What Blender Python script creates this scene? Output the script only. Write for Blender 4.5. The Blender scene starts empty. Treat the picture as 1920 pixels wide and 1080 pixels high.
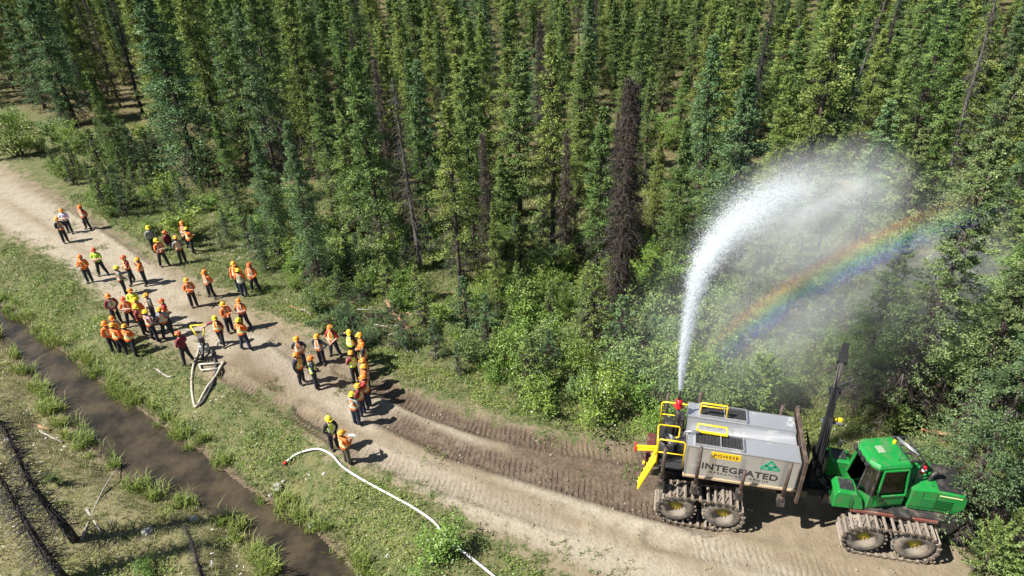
import bpy, bmesh, math, random
import numpy as np
from mathutils import Matrix, Vector

S = bpy.context.scene
COL = S.collection
RNG = np.random.default_rng(11)
random.seed(7)

# ------------------------------------------------------------ camera
CAM_PITCH, CAM_ROLL, CAM_H, FPX = 0.57014, 0.041115, 19.943, 1280.0
_F = np.array([0, math.cos(CAM_PITCH), -math.sin(CAM_PITCH)])
_D0 = np.array([0, -math.sin(CAM_PITCH), -math.cos(CAM_PITCH)])
_c, _s = math.cos(CAM_ROLL), math.sin(CAM_ROLL)
_R = _c * np.array([1., 0, 0]) + _s * _D0
_D = -_s * np.array([1., 0, 0]) + _c * _D0
cam_d = bpy.data.cameras.new('camera')
cam_d.lens, cam_d.sensor_width = 24.0, 36.0
cam_d.clip_start, cam_d.clip_end = 0.5, 3000
cam = bpy.data.objects.new('camera', cam_d)
COL.objects.link(cam)
cam.matrix_world = Matrix(((_R[0], -_D[0], -_F[0], 0), (_R[1], -_D[1], -_F[1], 0), (_R[2], -_D[2], -_F[2], CAM_H), (0, 0, 0, 1)))
S.camera = cam

# ------------------------------------------------------------ sky, sun, exposure
SUN_AZ, SUN_EL = math.radians(14), math.radians(51)      # direction the shadows fall, height of the sun
SUNV = np.array([math.cos(SUN_EL) * math.cos(SUN_AZ), math.cos(SUN_EL) * math.sin(SUN_AZ), -math.sin(SUN_EL)])
W = bpy.data.worlds.new('World')
S.world = W
W.use_nodes = True
sky = W.node_tree.nodes.new('ShaderNodeTexSky')
sky.sky_type = 'NISHITA'
sky.sun_disc = False
sky.sun_elevation = SUN_EL
sky.sun_rotation = math.atan2(-SUNV[0], -SUNV[1]) % (2 * math.pi)
sky.altitude = 900
W.node_tree.links.new(sky.outputs[0], W.node_tree.nodes['Background'].inputs[0])
W.node_tree.nodes['Background'].inputs[1].default_value = 0.052
sun_d = bpy.data.lights.new('sun', 'SUN')
sun_d.energy, sun_d.angle, sun_d.color = 5.0, math.radians(0.53), (1.0, 0.965, 0.91)
sun = bpy.data.objects.new('sun', sun_d)
COL.objects.link(sun)
sun.location = (-30, -10, 60)
sun.rotation_euler = Vector(SUNV).to_track_quat('-Z', 'Y').to_euler()
S.view_settings.view_transform = 'Standard'
S.view_settings.look = 'None'
S.view_settings.exposure = 1.1
S.view_settings.gamma = 1.0
S.cycles.max_bounces = 6
S.cycles.diffuse_bounces = 3
S.cycles.transparent_max_bounces = 12
S.cycles.volume_bounces = 1
S.cycles.volume_step_rate = 1.0

# ------------------------------------------------------------ pixel of the photograph -> point on level z
def gp(u, v, z=0.0):
    d = _F + (u - 960) / FPX * _R + (v - 540) / FPX * _D
    t = (z - CAM_H) / d[2]
    return np.array([0, 0, CAM_H]) + t * d

def proj(p):
    q = np.asarray(p, float) - np.array([0, 0, CAM_H])
    z = q @ _F
    return 960 + FPX * (q @ _R) / z, 540 + FPX * (q @ _D) / z, z

_nad = proj((0, 0, CAM_H - 1))[:2]

# ------------------------------------------------------------ objects and tags
def tag(o, label=None, cat=None, group=None, kind=None):
    if label: o['label'] = label
    if cat: o['category'] = cat
    if group: o['group'] = group
    if kind: o['kind'] = kind
    return o

def link(name, me, parent=None):
    o = bpy.data.objects.new(name, me)
    COL.objects.link(o)
    if parent is not None: o.parent = parent
    return o

def empty(name, loc=(0, 0, 0), rz=0.0):
    o = link(name, None)
    o.location = loc
    o.rotation_euler = (0, 0, rz)
    o.empty_display_size = 0.2
    return o

def npmesh(name, verts, faces, mats=(), attrs=None, smooth=False, mi=None):
    verts = np.asarray(verts, np.float32)
    faces = np.asarray(faces, np.int32)
    k = faces.shape[1]
    me = bpy.data.meshes.new(name)
    me.vertices.add(len(verts))
    me.vertices.foreach_set('co', verts.ravel())
    me.loops.add(faces.size)
    me.loops.foreach_set('vertex_index', faces.ravel())
    me.polygons.add(len(faces))
    me.polygons.foreach_set('loop_start', np.arange(0, faces.size, k, dtype=np.int32))
    me.polygons.foreach_set('loop_total', np.full(len(faces), k, np.int32))
    if smooth: me.polygons.foreach_set('use_smooth', np.ones(len(faces), bool))
    for m in mats: me.materials.append(m)
    if mi is not None: me.polygons.foreach_set('material_index', np.asarray(mi, np.int32))
    for n, a in (attrs or {}).items():
        at = me.attributes.new(n, 'FLOAT', 'POINT')
        at.data.foreach_set('value', np.asarray(a, np.float32))
    me.update()
    me.validate()
    return me

class MB:
    """collects shapes and links them as one mesh"""
    def __init__(s): s.v, s.f, s.m, s.sm = [], [], [], []
    def add(s, vs, fs, mi=0, smooth=False):
        b = len(s.v)
        s.v += [tuple(map(float, p)) for p in vs]
        for f in fs:
            s.f.append([b + i for i in f]); s.m.append(mi); s.sm.append(smooth)
        return s
    def box(s, c, d, M=None, mi=0, taper=None):
        x, y, z = d[0] / 2, d[1] / 2, d[2] / 2
        tx, ty = taper or (1, 1)
        vs = [(-x, -y, -z), (x, -y, -z), (x, y, -z), (-x, y, -z), (-x * tx, -y * ty, z), (x * tx, -y * ty, z), (x * tx, y * ty, z), (-x * tx, y * ty, z)]
        c = Vector(c)
        vs = [(M @ Vector(p) if M is not None else Vector(p)) + c for p in vs]
        return s.add(vs, [(3, 2, 1, 0), (4, 5, 6, 7), (0, 1, 5, 4), (1, 2, 6, 5), (2, 3, 7, 6), (3, 0, 4, 7)], mi)
    def bar(s, a, b, w, h=None, up=(0, 0, 1), mi=0):
        a, b = Vector(a), Vector(b)
        d = b - a
        x = d.normalized(); up = Vector(up)
        if abs(x.dot(up)) > 0.98: up = Vector((0, 1, 0))
        y = up.cross(x).normalized(); z = x.cross(y)
        return s.box((a + b) / 2, (d.length, w, h or w), Matrix((x, y, z)).transposed(), mi)
    def tube(s, path, r, n=8, mi=0, cap=True, smooth=True):
        P = [Vector(p) for p in path]
        R = r if hasattr(r, '__len__') else [r] * len(P)
        b = len(s.v); prev = None
        for i, p in enumerate(P):
            d = (P[min(i + 1, len(P) - 1)] - P[max(i - 1, 0)]).normalized()
            if prev is None: a = d.orthogonal().normalized()
            else:
                a = prev - d * prev.dot(d)
                a = a.normalized() if a.length > 1e-6 else d.orthogonal().normalized()
            prev = a; c = d.cross(a)
            for k in range(n):
                t = 2 * math.pi * k / n
                s.v.append(tuple(p + (a * math.cos(t) + c * math.sin(t)) * R[i]))
        for i in range(len(P) - 1):
            for k in range(n):
                s.f.append([b + i * n + k, b + i * n + (k + 1) % n, b + (i + 1) * n + (k + 1) % n, b + (i + 1) * n + k]); s.m.append(mi); s.sm.append(smooth)
        if cap:
            s.f.append([b + k for k in range(n)][::-1]); s.m.append(mi); s.sm.append(False)
            e = b + (len(P) - 1) * n
            s.f.append([e + k for k in range(n)]); s.m.append(mi); s.sm.append(False)
        return s
    def lathe(s, prof, n=24, M=None, c=(0, 0, 0), mi=0, smooth=True, sy=1.0):
        b = len(s.v); c = Vector(c)
        for r, z in prof:
            for k in range(n):
                t = 2 * math.pi * k / n
                p = Vector((r * math.cos(t), r * math.sin(t) * sy, z))
                s.v.append(tuple((M @ p if M is not None else p) + c))
        for i in range(len(prof) - 1):
            for k in range(n):
                s.f.append([b + i * n + k, b + i * n + (k + 1) % n, b + (i + 1) * n + (k + 1) % n, b + (i + 1) * n + k]); s.m.append(mi); s.sm.append(smooth)
        return s
    def prism(s, poly, ext, mi=0):
        poly = [Vector(p) for p in poly]; e = Vector(ext); n = len(poly)
        vs = poly + [p + e for p in poly]
        fs = [list(range(n))[::-1], list(range(n, 2 * n))] + [(i, (i + 1) % n, n + (i + 1) % n, n + i) for i in range(n)]
        return s.add(vs, fs, mi)
    def mesh(s, name, mats, bevel=0, seg=2):
        me = bpy.data.meshes.new(name)
        me.from_pydata(s.v, [], s.f)
        for m in (mats if isinstance(mats, (list, tuple)) else [mats]): me.materials.append(m)
        me.polygons.foreach_set('material_index', s.m)
        me.polygons.foreach_set('use_smooth', s.sm)
        bm = bmesh.new(); bm.from_mesh(me)
        bmesh.ops.recalc_face_normals(bm, faces=bm.faces)
        if bevel:
            es = [e for e in bm.edges if len(e.link_faces) == 2 and e.calc_face_angle(0) > 0.6]
            bmesh.ops.bevel(bm, geom=es, offset=bevel, segments=seg, profile=0.6, affect='EDGES', clamp_overlap=True)
        bm.to_mesh(me); bm.free()
        me.update()
        return me
    def build(s, name, mats, parent=None, bevel=0, seg=2):
        return link(name, s.mesh(name, mats, bevel, seg), parent)

# ------------------------------------------------------------ materials
MATS = {}
def mat(name, col, rough=0.6, metal=0.0, spec=0.5, noise=0.0, nscale=6.0, bump=0.0, bscale=40.0, dirt=None, dirt_amt=0.4, trans=0.0, emit=None, dscale=3.0):
    """plain procedural material: colour broken by noise, optional dirt patches and fine relief"""
    if name in MATS: return MATS[name]
    m = bpy.data.materials.new(name); m.use_nodes = True
    nt = m.node_tree; N = nt.nodes; L = nt.links
    b = N['Principled BSDF']
    b.inputs['Roughness'].default_value = rough
    b.inputs['Metallic'].default_value = metal
    b.inputs['Specular IOR Level'].default_value = spec
    b.inputs['Base Color'].default_value = (*col, 1)
    tc = N.new('ShaderNodeTexCoord')
    if noise or dirt:
        n1 = N.new('ShaderNodeTexNoise'); n1.inputs['Scale'].default_value = nscale; n1.inputs['Detail'].default_value = 5
        L.new(tc.outputs['Object'], n1.inputs['Vector'])
        mx = N.new('ShaderNodeMix'); mx.data_type = 'RGBA'
        mx.inputs['A'].default_value = (*[c * (1 - noise) for c in col], 1)
        mx.inputs['B'].default_value = (*[min(1, c * (1 + noise)) for c in col], 1)
        L.new(n1.outputs['Fac'], mx.inputs['Factor'])
        out = mx.outputs['Result']
        if dirt:
            n2 = N.new('ShaderNodeTexNoise'); n2.inputs['Scale'].default_value = dscale; n2.inputs['Detail'].default_value = 8; n2.inputs['Roughness'].default_value = 0.7
            L.new(tc.outputs['Object'], n2.inputs['Vector'])
            r = N.new('ShaderNodeMapRange'); r.inputs['From Min'].default_value = 0.62 - dirt_amt * 0.4; r.inputs['From Max'].default_value = 0.75 - dirt_amt * 0.2
            L.new(n2.outputs['Fac'], r.inputs['Value'])
            m2 = N.new('ShaderNodeMix'); m2.data_type = 'RGBA'
            L.new(r.outputs['Result'], m2.inputs['Factor']); L.new(out, m2.inputs['A']); m2.inputs['B'].default_value = (*dirt, 1)
            out = m2.outputs['Result']
            m3 = N.new('ShaderNodeMix'); m3.data_type = 'FLOAT'
            L.new(r.outputs['Result'], m3.inputs['Factor']); m3.inputs['A'].default_value = rough; m3.inputs['B'].default_value = 0.9
            L.new(m3.outputs['Result'], b.inputs['Roughness'])
            m4 = N.new('ShaderNodeMix'); m4.data_type = 'FLOAT'
            L.new(r.outputs['Result'], m4.inputs['Factor']); m4.inputs['A'].default_value = metal; m4.inputs['B'].default_value = 0.0
            L.new(m4.outputs['Result'], b.inputs['Metallic'])
        L.new(out, b.inputs['Base Color'])
    if bump:
        nb = N.new('ShaderNodeTexNoise'); nb.inputs['Scale'].default_value = bscale; nb.inputs['Detail'].default_value = 4
        L.new(tc.outputs['Object'], nb.inputs['Vector'])
        bp = N.new('ShaderNodeBump'); bp.inputs['Strength'].default_value = bump; bp.inputs['Distance'].default_value = 0.02
        L.new(nb.outputs['Fac'], bp.inputs['Height']); L.new(bp.outputs['Normal'], b.inputs['Normal'])
    if trans: b.inputs['Transmission Weight'].default_value = trans
    if emit:
        b.inputs['Emission Color'].default_value = (*emit[0], 1); b.inputs['Emission Strength'].default_value = emit[1]
    MATS[name] = m
    return m

def leaf_mat(name, ca, cb, trans=0.3, vary=0.25, hue=0.02, rough=0.6):
    """foliage: colour between ca and cb by leaf, shifted a little for each plant"""
    if name in MATS: return MATS[name]
    m = bpy.data.materials.new(name); m.use_nodes = True
    nt = m.node_tree; N = nt.nodes; L = nt.links
    N.remove(N['Principled BSDF'])
    at = N.new('ShaderNodeAttribute'); at.attribute_name = 'tint'
    mx = N.new('ShaderNodeMix'); mx.data_type = 'RGBA'
    mx.inputs['A'].default_value = (*ca, 1); mx.inputs['B'].default_value = (*cb, 1)
    L.new(at.outputs['Fac'], mx.inputs['Factor'])
    oi = N.new('ShaderNodeObjectInfo')
    hs = N.new('ShaderNodeHueSaturation')
    r1 = N.new('ShaderNodeMapRange'); r1.inputs['To Min'].default_value = 1 - vary; r1.inputs['To Max'].default_value = 1 + vary
    L.new(oi.outputs['Random'], r1.inputs['Value']); L.new(r1.outputs['Result'], hs.inputs['Value'])
    mm = N.new('ShaderNodeMath'); mm.operation = 'MULTIPLY'; mm.inputs[1].default_value = 7.31
    fr = N.new('ShaderNodeMath'); fr.operation = 'FRACT'
    L.new(oi.outputs['Random'], mm.inputs[0]); L.new(mm.outputs[0], fr.inputs[0])
    r2 = N.new('ShaderNodeMapRange'); r2.inputs['To Min'].default_value = 0.5 - hue; r2.inputs['To Max'].default_value = 0.5 + hue
    L.new(fr.outputs[0], r2.inputs['Value']); L.new(r2.outputs['Result'], hs.inputs['Hue'])
    L.new(mx.outputs['Result'], hs.inputs['Color'])
    d = N.new('ShaderNodeBsdfDiffuse'); t = N.new('ShaderNodeBsdfTranslucent'); g = N.new('ShaderNodeBsdfGlossy')
    g.inputs['Roughness'].default_value = rough; g.inputs['Color'].default_value = (0.5, 0.5, 0.5, 1)
    L.new(hs.outputs['Color'], d.inputs['Color']); L.new(hs.outputs['Color'], t.inputs['Color'])
    ms = N.new('ShaderNodeMixShader'); ms.inputs['Fac'].default_value = trans
    L.new(d.outputs[0], ms.inputs[1]); L.new(t.outputs[0], ms.inputs[2])
    m2 = N.new('ShaderNodeMixShader'); m2.inputs['Fac'].default_value = 0.06
    L.new(ms.outputs[0], m2.inputs[1]); L.new(g.outputs[0], m2.inputs[2])
    L.new(m2.outputs[0], N['Material Output'].inputs['Surface'])
    MATS[name] = m
    return m
# ============================================================ GROUND
def px(pts, z=0.0): return np.array([gp(u, v, z)[:2] for u, v in pts])

def seg_dist(P, poly):
    """distance from points to a polyline and the length along it"""
    best = np.full(len(P), 1e9); along = np.zeros(len(P)); side = np.zeros(len(P)); acc = 0.0
    for a, b in zip(poly[:-1], poly[1:]):
        d = b - a; l = np.hypot(*d)
        t = np.clip(((P - a) @ d) / (l * l), 0, 1)
        q = P - (a + t[:, None] * d)
        dd = np.hypot(q[:, 0], q[:, 1])
        m = dd < best
        best = np.where(m, dd, best); along = np.where(m, acc + t * l, along)
        side = np.where(m, d[0] * q[:, 1] - d[1] * q[:, 0], side)
        acc += l
    return best, along, side

def inside(P, poly):
    x, y = P[:, 0], P[:, 1]; r = np.zeros(len(P), bool); j = len(poly) - 1
    for i in range(len(poly)):
        xi, yi = poly[i]; xj, yj = poly[j]
        c = ((yi > y) != (yj > y)) & (x < (xj - xi) * (y - yi) / (yj - yi + 1e-12) + xi)
        r ^= c; j = i
    return r

def sdf(P, poly):
    d, _, _ = seg_dist(P, np.vstack([poly, poly[:1]]))
    return np.where(inside(P, poly), d, -d)

def sstep(x, a, b):
    t = np.clip((x - a) / (b - a), 0, 1); return t * t * (3 - 2 * t)

def vnoise(P, scale, seed=0):
    """cheap smooth value noise on the plane"""
    g = np.random.default_rng(seed).random((64, 64)); q = P * scale
    i = np.floor(q).astype(int); f = q - i; f = f * f * (3 - 2 * f)
    a = g[i[:, 0] % 64, i[:, 1] % 64]; b = g[(i[:, 0] + 1) % 64, i[:, 1] % 64]
    c = g[i[:, 0] % 64, (i[:, 1] + 1) % 64]; d = g[(i[:, 0] + 1) % 64, (i[:, 1] + 1) % 64]
    return (a * (1 - f[:, 0]) + b * f[:, 0]) * (1 - f[:, 1]) + (c * (1 - f[:, 0]) + d * f[:, 0]) * f[:, 1]

WATER_Z = -0.85
bank_hi = px([(-420, 330), (-150, 480), (0, 575), (60, 622), (130, 672), (180, 715), (235, 753), (290, 793), (340, 826), (400, 870), (450, 912), (520, 957), (585, 1000), (640, 1052), (680, 1100), (740, 1180), (830, 1330)], WATER_Z)
bank_lo = px([(-420, 370), (-150, 520), (0, 628), (50, 690), (80, 722), (112, 762), (168, 830), (212, 862), (240, 884), (290, 918), (335, 938), (385, 950), (440, 975), (480, 1012), (505, 1045), (545, 1090), (600, 1180), (680, 1330)], WATER_Z)
DITCH = np.vstack([bank_hi, bank_lo[::-1]])
road_up = px([(-500, 60), (-200, 208), (0, 300), (80, 347), (165, 398), (230, 440), (300, 487), (370, 520), (440, 550), (475, 582), (540, 607), (612, 634), (690, 680), (724, 704), (800, 738), (885, 769), (1039, 812), (1190, 834), (1300, 850), (1420, 870), (1560, 885), (1700, 905), (1800, 985), (1850, 1090), (1900, 1250)])
road_lo = px([(-500, 160), (-200, 320), (0, 435), (60, 465), (129, 498), (164, 534), (200, 575), (235, 625), (293, 648), (355, 675), (372, 700), (404, 722), (467, 736), (510, 755), (558, 789), (615, 846), (662, 873), (716, 883), (820, 940), (904, 994), (1000, 1040), (1060, 1085), (1200, 1200), (1260, 1300)])
ROAD = np.vstack([road_up, road_lo[::-1]])
PALE = [(px([(-200, 240), (0, 350), (100, 402), (180, 455), (250, 505), (330, 560)]), 1.0), (px([(-200, 290), (0, 402), (90, 452), (170, 512), (230, 550), (340, 610), (420, 660)]), 0.9),
        (px([(720, 765), (800, 800), (890, 845)]), 0.75), (px([(700, 850), (800, 895), (900, 945), (1050, 1008), (1250, 1085), (1400, 1150)]), 0.8), (px([(960, 885), (1100, 945), (1260, 1000), (1450, 1075), (1600, 1150)]), 0.7), (px([(470, 640), (600, 730), (700, 790)]), 0.8)]
RUT = [(px([(640, 690), (720, 730), (800, 768), (900, 802), (1000, 826), (1100, 844), (1190, 857), (1300, 868)]), 0.42, 1.0),
       (px([(690, 768), (760, 800), (860, 846), (960, 876), (1060, 905), (1160, 935), (1250, 962), (1330, 985)]), 0.48, 1.0),
       (px([(560, 772), (660, 838), (760, 884), (880, 925), (1010, 966), (1080, 985)]), 0.40, 0.25),
       (px([(420, 700), (500, 752), (590, 802), (640, 830)]), 0.35, 0.6),
       (px([(1230, 1010), (1400, 1045), (1560, 1075), (1640, 1090)]), 0.45, 0.15),
       (px([(520, 640), (590, 690), (680, 735)]), 0.4, 0.35),
       (px([(40, 330), (130, 385), (220, 440), (290, 490)]), 0.35, 0.3)]
MUD = px([(930, 800), (1190, 838), (1330, 880), (1330, 960), (1190, 950), (1060, 912), (960, 870)])
WETS = [(px([(470, 690), (510, 700), (530, 735), (500, 748), (455, 715)]), 1.0), (px([(1060, 826), (1190, 840), (1190, 862), (1070, 846)]), 1.0), (px([(400, 660), (470, 660), (480, 690), (420, 690)]), 0.6)]
WET2 = px([(430, 640), (640, 640), (760, 720), (640, 760), (480, 720)])

def ground_z(P):
    P = np.asarray(P, float)
    n = (vnoise(P, 0.35, 1) - .5) * 0.18 + (vnoise(P, 1.1, 2) - .5) * 0.07
    ds = sdf(P, DITCH)
    rd = sdf(P, ROAD)
    n2 = (vnoise(P, 2.7, 3) - .5) * 0.06 + (vnoise(P, 5.5, 4) - .5) * 0.03
    z = n * (1 - 0.75 * sstep(rd, -1, .6)) + n2 * (1 - .5 * sstep(rd, -.5, .5))
    far = -0.25 * sstep(-ds, 0.5, 3) * (P[:, 1] * 0 + (seg_dist(P, bank_lo)[0] < seg_dist(P, bank_hi)[0]))
    slope = sstep(-ds + 0.9 * (vnoise(P, 0.8, 9) - .5) * sstep(-ds, 0.1, .6), -0.5, 2.6)
    z = (z + far) * slope + (WATER_Z - 0.32) * (1 - slope)
    z = np.where(ds > 0, np.minimum(z, WATER_Z - 0.05 - 0.3 * sstep(ds, 0, 0.8)), np.maximum(z, WATER_Z + 0.0 + 0.05 * sstep(-ds, 0, .3)))
    for poly, hw, k in RUT:
        d, al, sd = seg_dist(P, poly)
        z = z - (0.05 + 0.05 * k) * (1 - sstep(d, hw * .7, hw * 1.15)) + 0.05 * np.exp(-((d - hw * 1.35) / 0.16) ** 2) * (0.5 + vnoise(P, 2.2, 5))
    return z

def axis(lo, hi, step, far_lo, far_hi):
    a = list(np.arange(lo, hi, step)); s = step
    x = hi
    while x < far_hi: a.append(x); s *= 1.16; x += s
    a.append(far_hi); s = step; x = lo - step; pre = []
    while x > far_lo: pre.append(x); s *= 1.16; x -= s
    pre.append(far_lo)
    return np.array(pre[::-1] + a)

gx = axis(-33, 20, 0.12, -900, 900)
gy = axis(11.2, 42, 0.12, -300, 1500)
nx, ny = len(gx), len(gy)
GX, GY = np.meshgrid(gx, gy)
GP = np.stack([GX.ravel(), GY.ravel()], 1)
GZ = ground_z(GP)
ii = np.arange((nx) * (ny)).reshape(ny, nx)
gf = np.stack([ii[:-1, :-1].ravel(), ii[:-1, 1:].ravel(), ii[1:, 1:].ravel(), ii[1:, :-1].ravel()], 1)
rd = sdf(GP, ROAD)
A_road = np.clip(rd, -3, 3)
A_ditch = np.clip(-sdf(GP, DITCH), -2, 5)
A_far = (seg_dist(GP, bank_lo)[0] < seg_dist(GP, bank_hi)[0]) * 1.0
A_pale = np.zeros(len(GP)); A_mud = np.zeros(len(GP)); A_al = np.zeros(len(GP)); A_rut = np.zeros(len(GP))
for poly, hw in PALE:
    d, _, _ = seg_dist(GP, poly); A_pale = np.maximum(A_pale, 1 - sstep(d, hw * .35, hw * 1.3))
bestd = np.full(len(GP), 9.0)
for poly, hw, k in RUT:
    d, al, sd = seg_dist(GP, poly)
    m = 1 - sstep(d, hw * .85, hw * 1.2)
    # the bar marks lean a little across the rut
    ph = al + 0.25 * np.where(sd > 0, d, -d)
    A_al = np.where(d < bestd, ph, A_al); bestd = np.minimum(bestd, d)
    tl = np.hypot(*np.diff(poly, axis=0).T).sum(); m = m * sstep(al, 0.02, 1.6) * (1 - sstep(al, tl - 1.6, tl - .02))
    A_rut = np.maximum(A_rut, m * (.35 + .65 * min(1, k * 1.3))); A_mud = np.maximum(A_mud, k * (1 - sstep(d, hw * .8, hw * 1.7)) * (.25 + .75 * sstep(al, 0, 2.0) * (1 - sstep(al, tl - 1.5, tl))))
A_mud = np.maximum(A_mud, 0.95 * sstep(sdf(GP, MUD), -.35, .5)); A_mud = np.maximum(A_mud, 0.28 * sstep(sdf(GP, WET2), -.5, .8))
A_wet = np.zeros(len(GP))
for poly, k in WETS: A_wet = np.maximum(A_wet, k * sstep(sdf(GP, poly), -.25, .3))
edge_poly = px([(-600, 30), (-100, 180), (140, 245), (330, 330), (470, 470), (560, 520), (700, 500), (900, 560), (1100, 620), (1300, 720), (1500, 780), (1800, 860), (2100, 950), (2600, 300), (1900, -60), (900, -100), (0, -60)])
A_for = np.clip(sdf(GP, edge_poly), -3, 6)

gm = bpy.data.materials.new('ground_soil_and_turf'); gm.use_nodes = True
nt = gm.node_tree; N = nt.nodes; L = nt.links
B = N['Principled BSDF']; B.inputs['Specular IOR Level'].default_value = 0.25
def nd(t, **k):
    n = N.new(t)
    for a, b in k.items(): setattr(n, a, b)
    return n
def attr(n):
    a = nd('ShaderNodeAttribute'); a.attribute_name = n; return a.outputs['Fac']
geo = nd('ShaderNodeNewGeometry')
def noise(scale, detail=6, rough=.6, w=None):
    n = nd('ShaderNodeTexNoise'); n.inputs['Scale'].default_value = scale; n.inputs['Detail'].default_value = detail; n.inputs['Roughness'].default_value = rough
    L.new(geo.outputs['Position'], n.inputs['Vector']); return n.outputs['Fac']
def val(x):
    return x
def math_(op, a, b=None, c=None):
    n = nd('ShaderNodeMath', operation=op)
    for i, x in enumerate((a, b, c)):
        if x is None: continue
        if isinstance(x, (int, float)): n.inputs[i].default_value = x
        else: L.new(x, n.inputs[i])
    return n.outputs[0]
def rng(x, a, b, c=0., d=1., smooth=True):
    n = nd('ShaderNodeMapRange', interpolation_type='SMOOTHSTEP' if smooth else 'LINEAR')
    n.inputs['From Min'].default_value = a; n.inputs['From Max'].default_value = b; n.inputs['To Min'].default_value = c; n.inputs['To Max'].default_value = d
    L.new(x, n.inputs['Value']); return n.outputs['Result']
def mixc(f, a, b):
    n = nd('ShaderNodeMix', data_type='RGBA')
    if isinstance(f, (int, float)): n.inputs['Factor'].default_value = f
    else: L.new(f, n.inputs['Factor'])
    for k, x in (('A', a), ('B', b)):
        if isinstance(x, tuple): n.inputs[k].default_value = (*x, 1)
        else: L.new(x, n.inputs[k])
    return n.outputs['Result']
n_big, n_mid, n_fine, n_grain = noise(.35, 2), noise(1.7, 4, .65), noise(7, 4, .7), noise(38, 2, .7)
soil = mixc(rng(n_mid, .3, .7), (.220, .168, .108), (.322, .262, .176))
soil = mixc(rng(n_fine, .35, .7), soil, (.272, .217, .142))
pale = mixc(rng(n_fine, .3, .75), (.355, .30, .218), (.45, .395, .30))
soil = mixc(math_('MULTIPLY', attr('pale'), rng(n_mid, .25, .6, .45, 1.)), soil, pale)
mud = mixc(rng(n_fine, .3, .7), (.085, .058, .040), (.165, .118, .080))
cle = math_('SINE', math_('MULTIPLY', math_('ADD', attr('along'), math_('MULTIPLY', math_('SUBTRACT', n_mid, .5), .34)), 2 * math.pi / 0.215))
rutm = math_('MULTIPLY', attr('rut'), math_('MULTIPLY', rng(n_big, .3, .6, .25, .9), rng(n_mid, .34, .6, .15, 1.)))
soil = mixc(math_('MULTIPLY', attr('mud'), rng(n_mid, .2, .55, .55, 1.)), soil, mud)
soil = mixc(math_('MULTIPLY', rutm, rng(cle, -.9, .2, .26, 0.)), soil, mixc(.6, soil, (.09, .062, .044)))
soil = mixc(math_('MULTIPLY', attr('wet'), rng(n_mid, .3, .5)), soil, (.20, .15, .095))
grain = rng(n_grain, .2, .8, .82, 1.18, False)
turf = mixc(rng(n_mid, .35, .68), (.085, .118, .032), (.175, .170, .065))
turf = mixc(rng(n_fine, .45, .7), turf, (.21, .175, .10))
litter = mixc(rng(n_fine, .35, .7), (.085, .085, .035), (.27, .22, .10))
litter = mixc(rng(n_mid, .5, .7), litter, (.14, .10, .055))
turf = mixc(rng(attr('forest'), 0., 2.5), turf, litter)
farb = mixc(rng(n_mid, .35, .65), (.13, .13, .045), (.26, .225, .115))
farb = mixc(rng(n_fine, .5, .72), farb, (.24, .21, .145))
turf = mixc(attr('farbank'), turf, farb)
rdist = math_('ADD', attr('road'), math_('ADD', math_('MULTIPLY', math_('SUBTRACT', n_mid, .5), 3.0), math_('MULTIPLY', math_('SUBTRACT', n_fine, .5), 2.4)))
col = mixc(rng(rdist, -.5, .55), turf, soil)
bankm = rng(math_('ADD', attr('ditch'), math_('MULTIPLY', math_('SUBTRACT', n_fine, .5), .7)), .1, .6, 1., 0.)
col = mixc(bankm, col, mixc(rng(n_fine, .35, .65), (.11, .078, .048), (.20, .15, .10)))
col = mixc(rng(attr('ditch'), -.05, .12, 1., 0.), col, (.085, .065, .040))
hs = nd('ShaderNodeHueSaturation'); L.new(col, hs.inputs['Color']); L.new(math_('MULTIPLY', grain, .76), hs.inputs['Value'])
L.new(hs.outputs['Color'], B.inputs['Base Color'])
L.new(rng(math_('MULTIPLY', attr('wet'), n_mid), .2, .5, .92, .25), B.inputs['Roughness'])
hgt = math_('ADD', math_('MULTIPLY', n_fine, .055), math_('MULTIPLY', n_grain, .016))
hgt = math_('ADD', hgt, math_('MULTIPLY', rutm, math_('MULTIPLY', rng(cle, -.8, .6), .045)))
bp = nd('ShaderNodeBump'); bp.inputs['Strength'].default_value = 1.0; bp.inputs['Distance'].default_value = 1.0
L.new(hgt, bp.inputs['Height']); L.new(bp.outputs['Normal'], B.inputs['Normal'])

gme = npmesh('ground', np.column_stack([GP, GZ]), gf, [gm], dict(road=A_road, ditch=A_ditch, farbank=A_far, pale=A_pale, mud=A_mud, along=A_al, rut=A_rut, wet=A_wet, forest=A_for), smooth=True)
ground = tag(link('ground', gme), kind='structure')
_gi = GZ.reshape(ny, nx)
def gz(x, y):
    i = int(np.clip(np.searchsorted(gx, x) - 1, 0, nx - 2)); j = int(np.clip(np.searchsorted(gy, y) - 1, 0, ny - 2))
    a = (x - gx[i]) / (gx[i + 1] - gx[i]); b = (y - gy[j]) / (gy[j + 1] - gy[j])
    return float((_gi[j, i] * (1 - a) + _gi[j, i + 1] * a) * (1 - b) + (_gi[j + 1, i] * (1 - a) + _gi[j + 1, i + 1] * a) * b)

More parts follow.
